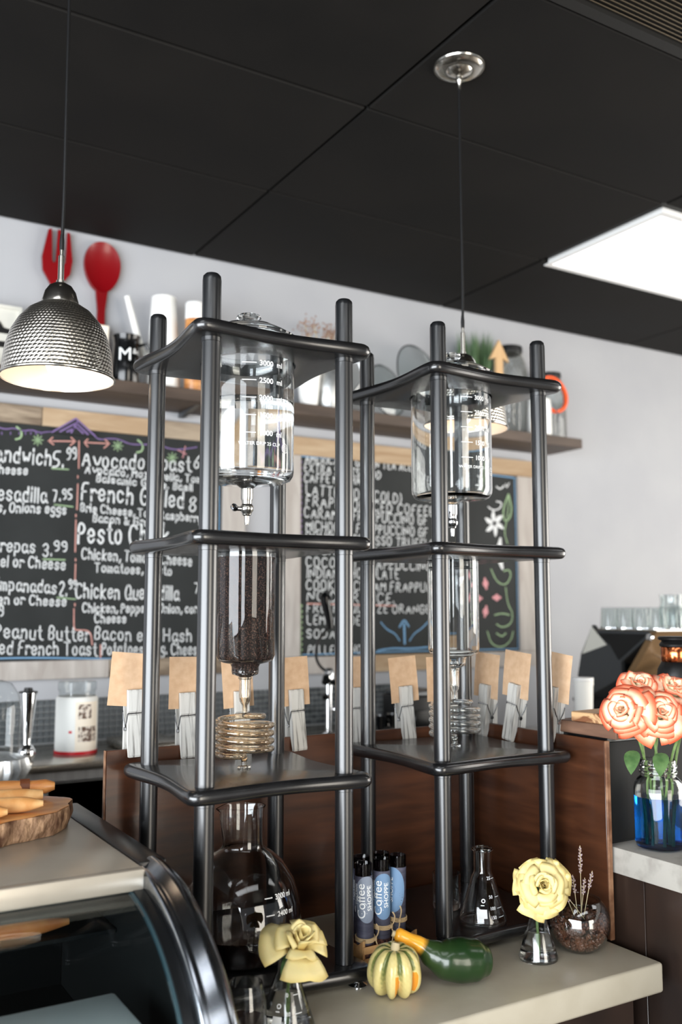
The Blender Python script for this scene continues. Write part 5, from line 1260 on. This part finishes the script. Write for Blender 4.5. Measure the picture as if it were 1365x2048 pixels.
MB().prism([(-0.013, 0.0), (0.013, 0.0), (0.015, 0.10), (0.014, 0.30), (0.022, 0.372), (-0.022, 0.372), (-0.014, 0.30), (-0.015, 0.10)], 0.004, 0.018, 'y').build('spoon_handle', 'red_enamel', sp, smooth=False)
# framed picture at far left
pf = thing('picture_frame', 'pale picture frame with black shapes at the left end of the shelf', 'picture frame', (0.0, 1.90, SZ))
for a in ((-0.09, 0.085, 0.0, 0.012), (-0.09, 0.085, 0.238, 0.25), (-0.09, -0.078, 0.012, 0.238), (0.073, 0.085, 0.012, 0.238)):
    MB().box(a[0], a[1], 0, 0.02, a[2], a[3]).build('frame_bar', 'picture_pale', pf, smooth=False)
MB().box(-0.078, 0.073, 0.008, 0.014, 0.012, 0.238).build('picture', 'picture_pale', pf, smooth=False)
MB().prism([(-0.06, 0.15), (0.065, 0.15), (0.065, 0.165), (0.025, 0.17), (0.012, 0.19), (0.0, 0.195), (-0.06, 0.19)], 0.004, 0.008, 'y').build('black_shape', 'black_plastic', pf, smooth=False)
MB().prism([(-0.06, 0.10), (0.068, 0.10), (0.068, 0.122), (-0.06, 0.12)], 0.004, 0.008, 'y').build('black_shape', 'black_plastic', pf, smooth=False)
sj = thing('small_jar', 'small blue-grey jar with brown cap between picture frame and lamp', 'jar', (0.125, 1.87, SZ))
MB().lathe([(0, 0), (0.03, 0), (0.033, 0.005), (0.033, 0.20), (0.022, 0.225), (0, 0.225)], 28).build('jar_body', 'galvanised', sj)
MB().lathe([(0, 0.225), (0.024, 0.225), (0.024, 0.245), (0, 0.247)], 24).build('jar_cap', 'handle_dark', sj)
# small tan card box behind the spoon handle
cb = MB().rbox(-0.025, 0.025, -0.012, 0.012, 0, 0.235, 0.002, 1).build('narrow_box', 'cream_paint'); cb.location = (0.372, 1.915, SZ)
tag(cb, 'narrow cream box standing in front of the red spoon handle', 'box')
# black mug
mg = thing('black_mug', 'glossy black jug-shaped mug with white letter M on the wall shelf', 'mug', (0.437, 1.82, SZ))
MB().lathe([(0, 0), (0.050, 0), (0.052, 0.004), (0.049, 0.10), (0.0455, 0.145), (0.047, 0.165), (0.051, 0.178), (0.048, 0.178), (0.043, 0.15), (0.046, 0.10), (0.047, 0.008), (0, 0.006)], 40).build('mug_body', 'black_gloss', mg)
d = Vector((0.80, -0.3, 0)).normalized()
MB().tube([d*0.043 + Vector((0, 0, 0.145)), d*0.07 + Vector((0, 0, 0.155)), d*0.088 + Vector((0, 0, 0.13)), d*0.085 + Vector((0, 0, 0.085)), d*0.064 + Vector((0, 0, 0.05)), d*0.047 + Vector((0, 0, 0.055))], 0.006, 10).build('handle', 'black_gloss', mg)
pr = MB(); fa = face_ang((0.437, 1.82))
wrap_text(pr, 'M', 0.066, 0.0512, fa - 0.60, 0.080, bold=0.0); wrap_text(pr, '&c', 0.028, 0.0512, fa + 0.45, 0.106, bold=0.0)
pr.build('lettering', 'print_white', mg, smooth=False, fix=False)
# white watering can
wc = thing('watering_can', 'tall white watering can with long straight spout on the wall shelf', 'watering can', (0.590, 1.86, SZ))
MB().lathe([(0, 0), (0.064, 0), (0.066, 0.004), (0.046, 0.36), (0.043, 0.362), (0.061, 0.008), (0, 0.006)], 40).build('can_body', 'jug_white', wc)
sdir = Vector((-1, 0.15, 0)).normalized()
MB().tube([sdir*0.055 + Vector((0, 0, 0.10)), sdir*0.085 + Vector((0, 0, 0.16)), sdir*0.138 + Vector((0, 0, 0.35))], [0.017, 0.014, 0.0105], 14).build('spout', 'jug_white', wc)
MB().tube([(Vector((0.02, 0.04, 0.32))), (Vector((0.025, 0.075, 0.30))), (Vector((0.03, 0.09, 0.2))), (Vector((0.02, 0.055, 0.08)))], 0.007, 10).build('handle', 'jug_white', wc)
# brown jar with white lid
cj = thing('brown_jar', 'slim brown jar with white lid beside the watering can', 'jar', (0.690, 1.80, SZ))
MB().lathe([(0, 0), (0.034, 0), (0.035, 0.004), (0.035, 0.275), (0, 0.275)], 28).build('jar_body', 'handle_wood', cj)
MB().lathe([(0, 0.275), (0.036, 0.275), (0.036, 0.335), (0.033, 0.34), (0, 0.34)], 28).build('jar_lid', 'white_enamel', cj)
# metal pitcher with dried flowers
pt = thing('metal_pitcher', 'pale metal pitcher behind the first tower holding dried flowers', 'pitcher', (1.30, 1.84, SZ))
MB().lathe([(0, 0), (0.075, 0), (0.078, 0.005), (0.085, 0.10), (0.075, 0.17), (0.06, 0.20), (0.068, 0.235), (0.064, 0.235), (0.057, 0.2), (0.08, 0.1), (0.07, 0.008), (0, 0.006)], 40).build('pitcher_body', 'galvanised', pt)
MB().tube([(0.06, -0.03, 0.21), (0.11, -0.05, 0.21), (0.125, -0.06, 0.14), (0.08, -0.04, 0.07)], 0.006, 10).build('handle', 'galvanised', pt)
wb_ = MB().lathe([(0, 0), (0.035, 0), (0.036, 0.004), (0.052, 0.16), (0.049, 0.16), (0.034, 0.008), (0, 0.006)], 32).build('white_tumbler', 'jug_white'); wb_.location = (1.18, 1.80, SZ)
tag(wb_, 'white tapered tumbler on the shelf left of the metal pitcher', 'tumbler')
rnd = random.Random(4)
for k in range(7):
    x, y = rnd.uniform(-0.05, 0.05), rnd.uniform(-0.04, 0.04)
    fl = thing('dried_flower', 'brown dried flower sprig standing in the pale metal pitcher', 'dried flower', (1.285 + x*0.4, 1.84 + y*0.4, SZ + 0.09), 0, 'dried flowers in the pitcher')
    top = Vector((x*1.7 - 0.03, y, rnd.uniform(0.22, 0.29)))
    MB().tube([(0, 0, 0), top*0.5 + Vector((0, 0, 0.02)), top], 0.0014, 6).build('stalk', 'dry_stalk', fl)
    mb = MB()
    for q in range(26):
        c = top + Vector((rnd.gauss(0, .02), rnd.gauss(0, .02), rnd.gauss(0, .014)))
        mb.lathe([(0, -0.005), (0.004, 0), (0, 0.005)], 5, c=tuple(c))
    mb.build('florets', 'dried_flower', fl)
# glass lids standing on edge
def glass_lid(label, x, y, R, lean, yaw):
    t = thing('glass_platter', label, 'glass platter', (x, y, SZ), 0, 'round glass platters on the shelf')
    M = Matrix.Translation((0, 0, R*math.cos(lean) + 0.004)) @ Matrix.Rotation(yaw, 4, 'Z') @ Matrix.Rotation(PI/2 - lean, 4, 'X')
    MB().lathe([(R - .006, 0), (R, 0.002), (R, 0.008), (R*0.8, 0.02), (R*0.4, 0.03), (0.01, 0.033), (0.01, 0.029), (R*0.4, 0.026), (R*0.8, 0.016), (R - .006, 0.005)], 48, close=True, M=M).build('glass_disc', 'thin_glass_grey', t)
    MB().lathe([(0, 0.031), (0.01, 0.031), (0.012, 0.045), (0.018, 0.052), (0.016, 0.062), (0, 0.064)], 20, M=M).build('knob', 'grey_metal', t)
    mb = MB(); mb.tube([tuple(M @ Vector((R*math.cos(a), R*math.sin(a), 0.003))) for a in [2*PI*k/48 for k in range(49)]], 0.0035, 6); mb.build('rim_band', 'grey_metal', t)
glass_lid('large round glass platter leaning on the shelf between the towers', 1.755, 1.83, 0.175, 0.22, 0.35)
glass_lid('small round glass platter leaning left of the large glass platter', 1.565, 1.82, 0.115, 0.22, 0.3)
wt = MB().lathe([(0, 0), (0.03, 0), (0.042, 0.06), (0.044, 0.2), (0.042, 0.2), (0.04, 0.06), (0.028, 0.008), (0, 0.006)], 36).build('white_bowl', 'jug_white'); wt.location = (1.978, 1.86, SZ)
tag(wt, 'deep white bowl on the shelf behind the second tower', 'bowl')
# potted grass
pg = thing('potted_grass', 'pot of upright green grass on the shelf behind the second tower', 'plant', (2.10, 1.89, SZ))
MB().lathe([(0, 0), (0.06, 0), (0.062, 0.004), (0.075, 0.15), (0.07, 0.15), (0.066, 0.14), (0, 0.14)], 32).build('pot', 'jug_white', pg)
mb = MB()
for k in range(420):
    a, r = rnd.uniform(0, 2*PI), 0.062*math.sqrt(rnd.random()); x, y = r*math.cos(a), r*math.sin(a)
    h = rnd.uniform(0.24, 0.34); dx, dy = x*0.5 + rnd.gauss(0, .008), y*0.4 + rnd.gauss(0, .006)
    px_, py_ = math.cos(a*3)*0.0028, math.sin(a*3)*0.0028
    mb.add([(x - px_, y - py_, 0.14), (x + px_, y + py_, 0.14), (x + dx*.5 + px_, y + dy*.5 + py_, 0.14 + h*.6), (x + dx*.5 - px_, y + dy*.5 - py_, 0.14 + h*.6), (x + dx*1.2, y + dy*1.2, 0.14 + h)], [(0, 1, 2, 3), (3, 2, 4)])
go = mb.build('grass_blades', 'plant_grass', pg, fix=False); go['kind'] = 'stuff'
# wooden arrow
ar = MB().prism([(-0.022, 0.0), (0.022, 0.0), (0.022, 0.355), (0.062, 0.340), (0.0, 0.445), (-0.062, 0.340), (-0.022, 0.355)], 0, 0.014, 'y').build('wooden_arrow', 'arrow_wood', None, smooth=False)
ar.location = (2.150, 1.772, SZ); ar.scale = (0.9, 1, 0.93); tag(ar, 'pale wooden arrow standing upright, pointing up, on the shelf', 'sign')
# wire mesh lanterns
def lantern(label, x, y, R, H, tilt):
    t = thing('mesh_lantern', label, 'lantern', (x, y, SZ), 0, 'wire mesh lanterns on the shelf')
    t.rotation_euler = (0, tilt, 0)
    pr_ = [(R*0.86, 0.004), (R, 0.02), (R, H*0.70), (R*0.93, H*0.80), (R*0.72, H*0.89), (R*0.66, H*0.94)]
    def rz(z):
        for (r0, z0), (r1, z1) in zip(pr_, pr_[1:]):
            if z0 <= z <= z1: return r0 + (r1 - r0)*(z - z0)/(z1 - z0)
        return pr_[0][0] if z < 0.004 else pr_[-1][0]
    zs = [0.004 + (H*0.94 - 0.004)*k/22 for k in range(23)]
    mb = MB()
    for s in (-1, 1):
        for k in range(22):
            pts = []
            for q, z in enumerate(zs):
                a = 2*PI*k/22 + s*z*7.0; r = rz(z); pts.append((r*math.cos(a), r*math.sin(a), z))
            mb.tube(pts, 0.0010, 4, caps=False)
    mo = mb.build('wire_mesh', 'mesh_wire', t); mo['kind'] = 'stuff'
    MB().lathe([(r, z) for r, z in pr_], 40).build('glass_liner', 'thin_glass_grey', t, fix=False)
    MB().lathe([(R*0.66, H*0.93), (R*0.72, H*0.93), (R*0.74, H*0.96), (R*0.72, H), (R*0.60, H), (R*0.60, H*0.93)], 36, close=True).build('black_rim', 'black_plastic', t)
    MB().lathe([(0, 0), (R*0.88, 0), (R*0.9, 0.006), (R*0.86, 0.012), (0, 0.012)], 32).build('base_ring', 'mesh_wire', t)
lantern('larger wire mesh lantern with black rim beside the wooden arrow', 2.303, 1.893, 0.082, 0.43, 0.03)
lantern('smaller wire mesh lantern at the right end of the wall shelf', 2.565, 1.89, 0.074, 0.335, 0.0)
# clip-top jar with orange seal
kj = thing('clip_jar', 'pale clip-top glass jar with bright orange rubber seal on the shelf', 'jar', (2.395, 1.784, SZ))
MB().lathe([(0, 0), (0.050, 0), (0.054, 0.006), (0.054, 0.13), (0.050, 0.155), (0.05, 0.165), (0.047, 0.165), (0.047, 0.155), (0.051, 0.13), (0.051, 0.008), (0, 0.005)], 40).build('jar_body', 'jug_white', kj)
for s, a in ((0.0, 0.0), (0.0, 0.12)):
    M = Matrix.Translation((0.075, -0.005 - a*0.09, 0.20)) @ Matrix.Rotation(a, 4, 'Y') @ Matrix.Rotation(1.42, 4, 'X')
    MB().lathe([(0.078, -0.004), (0.090, -0.004), (0.092, 0), (0.090, 0.004), (0.078, 0.004)], 40, close=True, M=M).build('orange_seal', 'orange_rubber', kj)
M = Matrix.Translation((0.075, -0.005, 0.20)) @ Matrix.Rotation(1.42, 4, 'X')
MB().lathe([(0, 0.002), (0.077, 0.002), (0.077, -0.008), (0.06, -0.014), (0, -0.016)], 36, M=M).build('jar_lid', 'thin_glass_grey', kj)
MB().tube([(0.05, -0.03, 0.15), (0.075, -0.045, 0.10), (0.06, -0.05, 0.06)], 0.003, 8).build('wire_clip', 'grey_metal', kj)
MB().lathe([(0, -0.008), (0.007, -0.005), (0.009, 0), (0.007, 0.005), (0, 0.008)], 14, c=(-0.035, -0.05, 0.10)).build('clip_stud', 'black_plastic', kj)

# ------------------------------------------------------------------ things on the back counter
BZC = 0.1683
cn = thing('white_canister', 'white printed canister with clear cap and red base on the back counter', 'canister', (0.262, 1.70, BZC))
MB().lathe([(0, 0), (0.066, 0), (0.067, 0.003), (0.067, 0.175), (0.062, 0.183), (0, 0.183)], 48).build('canister_body', 'white_paper', cn)
MB().lathe([(0.0674, 0.001), (0.0685, 0.001), (0.0685, 0.012), (0.0674, 0.012)], 48, close=True).build('red_band', 'red_plastic', cn)
MB().lathe([(0.058, 0.1835), (0.058, 0.20), (0.062, 0.203), (0.062, 0.228), (0.058, 0.231), (0, 0.231)], 40).build('clear_cap', 'thin_glass_grey', cn)
fa = face_ang((0.262, 1.70))
def label_patch(parent, name, a0, a1, z0, z1, R, mat):
    vs = []
    for k in range(9):
        a = a0 + (a1 - a0)*k/8
        for z in (z0, z1): vs.append((R*math.cos(a), R*math.sin(a), z))
    MB().add(vs, [(2*k, 2*k+2, 2*k+3, 2*k+1) for k in range(8)]).build(name, mat, parent, fix=False)
label_patch(cn, 'label_panel', fa - 0.05, fa + 1.2, 0.013, 0.168, 0.0674, 'cream_paint')
label_patch(cn, 'label_photo', fa + 0.08, fa + 0.75, 0.115, 0.16, 0.0678, 'photo_print')
label_patch(cn, 'label_photo', fa + 0.10, fa + 0.80, 0.042, 0.09, 0.0678, 'photo_print')
label_patch(cn, 'label_photo', fa + 0.85, fa + 1.1, 0.042, 0.09, 0.0678, 'photo_print')
label_patch(cn, 'red_mark', fa - 0.35, fa - 0.2, 0.07, 0.078, 0.0676, 'red_plastic')
# milk frother / jigger shaped steel tool
jg = thing('steel_tamper', 'tall tapered steel bar tool with black cap and ball foot on the back counter', 'bar tool', (0.083, 1.60, BZC))
MB().lathe([(0, 0), (0.012, 0.0), (0.021, 0.006), (0.027, 0.02), (0.027, 0.033), (0.020, 0.046), (0.013, 0.052), (0.0125, 0.058), (0.016, 0.10), (0.0265, 0.205), (0.0265, 0.208), (0, 0.208)], 36).build('steel_body', 'chrome', jg)
MB().lathe([(0, 0.208), (0.028, 0.208), (0.028, 0.212), (0.014, 0.214), (0.012, 0.223), (0, 0.224)], 28).build('black_cap', 'black_plastic', jg)
# whisk-like glass dome with fluted stand at the left edge
ds = thing('glass_dome', 'fluted cake stand with clear glass dome at the left end of the back counter', 'cake stand', (-0.035, 1.42, 0.106))
mb = MB(); n = 72; vs = []
rows = [(0.0, 0.012, 0), (0.045, 0.012, 0), (0.07, 0.016, .004), (0.085, 0.045, .006), (0.078, 0.075, .004), (0.04, 0.088, 0), (0.0, 0.09, 0)]
for r, z, amp in rows:
    for k in range(n): a = 2*PI*k/n; rr = r + amp*math.cos(18*a); vs.append((rr*math.cos(a), rr*math.sin(a), z + 0.03))
fs = [(j*n+k, j*n+(k+1) % n, (j+1)*n+(k+1) % n, (j+1)*n+k) for j in range(len(rows) - 1) for k in range(n)]
mb.add(vs, fs).build('fluted_stand', 'galvanised', ds)
MB().lathe([(0, 0), (0.05, 0), (0.05, 0.006), (0.012, 0.014), (0.011, 0.04), (0, 0.045)], 32).build('foot', 'galvanised', ds)
MB().lathe([(0.058, 0.12), (0.058, 0.24), (0.05, 0.285), (0.03, 0.315), (0, 0.325)], 40).build('dome', 'thin_glass', ds, fix=False)
sh2 = MB().rbox(-1.2, 0.09, 1.30, 1.498, 0.085, 0.105, 0.003, 1).build('steel_ledge', 'stainless_dark'); tag(sh2, 'low steel ledge at far left in front of the back counter', 'ledge')
sh2b = MB().box(-1.2, 0.08, 1.32, 1.498, FZ + 0.001, 0.085).build('ledge_body', 'stainless_dark', sh2, smooth=False)
# steel tray edge right of the canister
tr = MB().rbox(-0.10, 0.10, -0.13, 0.13, 0, 0.03, 0.012, 3).build('steel_tray', 'stainless'); tr.location = (0.50, 1.70, BZC)
tag(tr, 'shallow steel tray right of the white canister on the back counter', 'tray')
# spray tap with black lever
tp = thing('spray_tap', 'tall chrome tap with black lever and looping black hose on the back counter', 'tap', (1.17, 1.62, BZC))
MB().lathe([(0, 0), (0.028, 0), (0.028, 0.01), (0.014, 0.02), (0.014, 0.20), (0.02, 0.205), (0.02, 0.235), (0.012, 0.25), (0, 0.25)], 28).build('tap_body', 'chrome', tp)
MB().tube(bez((0.0, 0, 0.235), (-0.08, 0, 0.26), (-0.075, -0.01, 0.36), (0.0, -0.01, 0.40), 16), 0.0055, 8).build('hose', 'black_plastic', tp)
MB().tube([(0.0, -0.01, 0.395), (-0.008, -0.01, 0.44), (-0.018, -0.01, 0.48), (-0.022, -0.01, 0.512), (-0.022, -0.01, 0.528)], [0.012, 0.015, 0.018, 0.022, 0.012], 14).build('lever', 'black_gloss', tp)
MB().tube([(0.014, -0.004, 0.1), (0.03, -0.03, 0.10), (0.075, -0.06, 0.10), (0.09, -0.07, 0.085)], 0.009, 10).build('spout', 'chrome', tp)
mb = MB()
for k in range(9):
    c = (rnd.uniform(-.035, .03), rnd.uniform(-.04, 0.0), rnd.uniform(0.14, 0.24)); r = rnd.uniform(.010, .017)
    mb.lathe([(0, -r), (r*.8, -r*.55), (r, 0), (r*.8, r*.55), (0, r)], 12, c=c)
mb.build('knobs', 'black_gloss', tp)
# dark appliances between the towers and behind the side panel
def appliance(name, label, cat, x, y, w, d, h, mat, top):
    t = thing(name, label, cat, (x, y, BZC))
    MB().rbox(-w/2, w/2, -d/2, d/2, 0, h, 0.006, 2).build('body', mat, t)
    MB().rbox(-w*0.42, w*0.42, -d/2 - 0.004, -d/2 + 0.0005, h*0.12, h*0.62, 0.002, 1).build('front_panel', 'black_gloss', t)
    MB().rbox(-w*0.46, w*0.46, -d*0.46, d*0.46, h, h + 0.018, 0.004, 1).build('lid', top, t)
appliance('coffee_grinder', 'low black appliance on the back counter seen past the second tower', 'appliance', 1.575, 1.64, 0.18, 0.2, 0.135, 'black_plastic', 'grey_metal')
for k, (x, y, lab) in enumerate(((1.36, 1.58, 'small dark cup on the back counter, nearest the tap'), (1.43, 1.60, 'small dark cup on the back counter, nearest the black appliance'))):
    c = thing('dark_cup', lab, 'cup', (x, y, BZC), 0, 'dark cups on the back counter')
    MB().lathe([(0, 0), (0.026, 0), (0.033, 0.07), (0.030, 0.07), (0.024, 0.006), (0, 0.005)], 24).build('cup_body', 'black_gloss', c)
    MB().tube([(0.03, 0, 0.06), (0.048, 0, 0.05), (0.045, 0, 0.025), (0.027, 0, 0.02)], 0.004, 8).build('handle', 'black_gloss', c)

# ------------------------------------------------------------------ espresso station at right
es = thing('espresso_counter', 'counter carrying the espresso machine at right rear', 'counter', (0, 0, 0))
MB().rbox(1.78, 3.4, 0.70, 1.48, 0.143, 0.168, 0.004, 1).build('counter_top', 'stainless_dark', es)
MB().box(1.80, 3.38, 0.73, 1.46, FZ + 0.001, 0.143).build('counter_body', 'black_trim', es, smooth=False)
em = thing('espresso_machine', 'black and steel espresso machine with angled panels behind the peach roses', 'espresso machine', (2.14, 0.85, BZC))
MB().prism([(0.0, 0.0), (0.50, 0.0), (0.50, 0.11), (0.456, 0.291), (0.392, 0.405), (0.37, 0.385), (0.09, 0.385), (0.25, 0.27), (0.25, 0.06), (0.0, 0.06)], 0.0, 0.02, 'x').build('side_panel', 'machine_grey', em, smooth=False)
MB().prism([(0.446, 0.292), (0.392, 0.398), (0.318, 0.331)], -0.004, 0.0, 'x').build('pale_inset', 'picture_pale', em, smooth=False)
MB().prism([(0.30, 0.33), (0.365, 0.375), (0.12, 0.375), (0.26, 0.275)], -0.003, 0.0, 'x').build('dark_inset', 'black_trim', em, smooth=False)
MB().prism([(0.27, 0.02), (0.485, 0.02), (0.485, 0.10), (0.27, 0.20)], -0.003, 0.0, 'x').build('lower_inset', 'black_trim', em, smooth=False)
MB().prism([(0.12, 0.37), (0.37, 0.37), (0.44, 0.29), (0.48, 0.11), (0.48, 0.0), (0.27, 0.0), (0.27, 0.26)], 0.02, 0.78, 'x').build('boiler_body', 'black_trim', em, smooth=False)
MB().rbox(0.0, 0.80, 0.08, 0.38, 0.3852, 0.392, 0.002, 1).build('cup_tray', 'stainless', em)
MB().rbox(0.02, 0.78, 0.02, 0.24, 0.0, 0.055, 0.004, 1).build('drip_tray', 'stainless', em)
MB().prism([(0.075, 0.384), (0.105, 0.384), (0.245, 0.20), (0.22, 0.19)], -0.002, 0.72, 'x').build('slanted_front', 'tan_panel', em, smooth=False)
for k, x in enumerate((0.10, 0.36, 0.62)):
    gh = MB().lathe([(0, 0), (0.035, 0), (0.037, 0.03), (0.030, 0.05), (0.03, 0.07), (0, 0.07)], 28, c=(x, 0.12, 0.19)).build('group_head', 'chrome', em)
    MB().tube([(x, 0.09, 0.20), (x - 0.01, 0.02, 0.195), (x - 0.02, -0.05, 0.185)], [0.010, 0.012, 0.014], 12).build('portafilter_handle', 'handle_wood' if k == 0 else 'black_plastic', gh)
for x in (0.05, 0.5):
    MB().tube([(x, 0.13, 0.30), (x, 0.05, 0.27), (x, 0.03, 0.12), (x + 0.01, 0.02, 0.08)], 0.005, 8).build('steam_wand', 'chrome', em)
MB().tube([(-0.10, 0.40, 0.125), (0.0, 0.40, 0.125)], 0.007, 10).build('side_arm', 'black_plastic', em)
MB().lathe([(0, 0), (0.012, 0), (0.014, 0.008), (0.012, 0.016), (0, 0.018)], 16, M=Matrix.Translation((-0.004, 0.10, 0.365)) @ Matrix.Rotation(-PI/2, 4, 'Y')).build('dial', 'chrome', em)
ORD2 = ['first', 'second', 'third', 'fourth', 'fifth']
gp = None
for k in range(5):
    lab = 'upturned clear glass on the espresso machine, %s from the wall end' % ORD2[k]
    if gp is None:
        gp = thing('clear_glass', lab, 'glass', (2.195, 1.205, BZC + 0.3925), 0, 'glasses on the espresso machine')
        MB().lathe([(0.036, 0), (0.030, 0.078), (0.027, 0.082), (0, 0.082), (0, 0.076), (0.027, 0.076), (0.033, 0.0)], 28).build('glass_body', 'thin_glass_grey', gp)
        MB().lathe([(0.0362, 0), (0.0362, 0.004), (0.0335, 0.004), (0.0335, 0)], 28, close=True).build('rim', 'chrome', gp)
    else: dup(gp, (2.195 + 0.004*k, 1.205 - 0.0745*k, BZC + 0.3925), label=lab)
for k in range(2):
    lab = 'tall clear glass jug at the right end of the espresso machine' if k == 0 else 'second tall clear glass jug at the right end of the espresso machine'
    g2 = thing('glass_jug', lab, 'glass', (2.36 + 0.13*k, 1.04 - 0.03*k, BZC + 0.3925), 0, 'jugs on the espresso machine')
    MB().lathe([(0, 0), (0.045, 0), (0.05, 0.01), (0.05, 0.07), (0.042, 0.10), (0.046, 0.13), (0.043, 0.13), (0.039, 0.10), (0.047, 0.07), (0.047, 0.012), (0, 0.008)], 32).build('glass_body', 'thin_glass_grey', g2)
# stack of white paper cups
pc = None
for k in range(3):
    lab = 'white paper cup %s of the stack behind the side panel' % ('at the bottom', 'in the middle', 'at the top')[k]
    if pc is None:
        pc = thing('paper_cup', lab, 'cup', (1.705, 1.60, BZC), 0, 'stack of white paper cups')
        MB().lathe([(0, 0.001), (0.034, 0.001), (0.036, 0), (0.050, 0.115), (0.0525, 0.117), (0.0515, 0.12), (0.0485, 0.117), (0.0345, 0.006), (0, 0.006)], 32).build('cup_wall', 'white_paper', pc)
    else: dup(pc, (1.705, 1.60, BZC + 0.022*k), label=lab)
bk = thing('white_bucket', 'white round container standing beside the espresso machine', 'container', (1.86, 1.02, BZC))
MB().lathe([(0, 0), (0.026, 0), (0.028, 0.003), (0.034, 0.20), (0.036, 0.20), (0.036, 0.215), (0, 0.216)], 32).build('container_body', 'white_paper', bk)
MB().lathe([(0, 0.216), (0.0365, 0.216), (0.0365, 0.226), (0, 0.228)], 32).build('lid', 'white_enamel', bk)
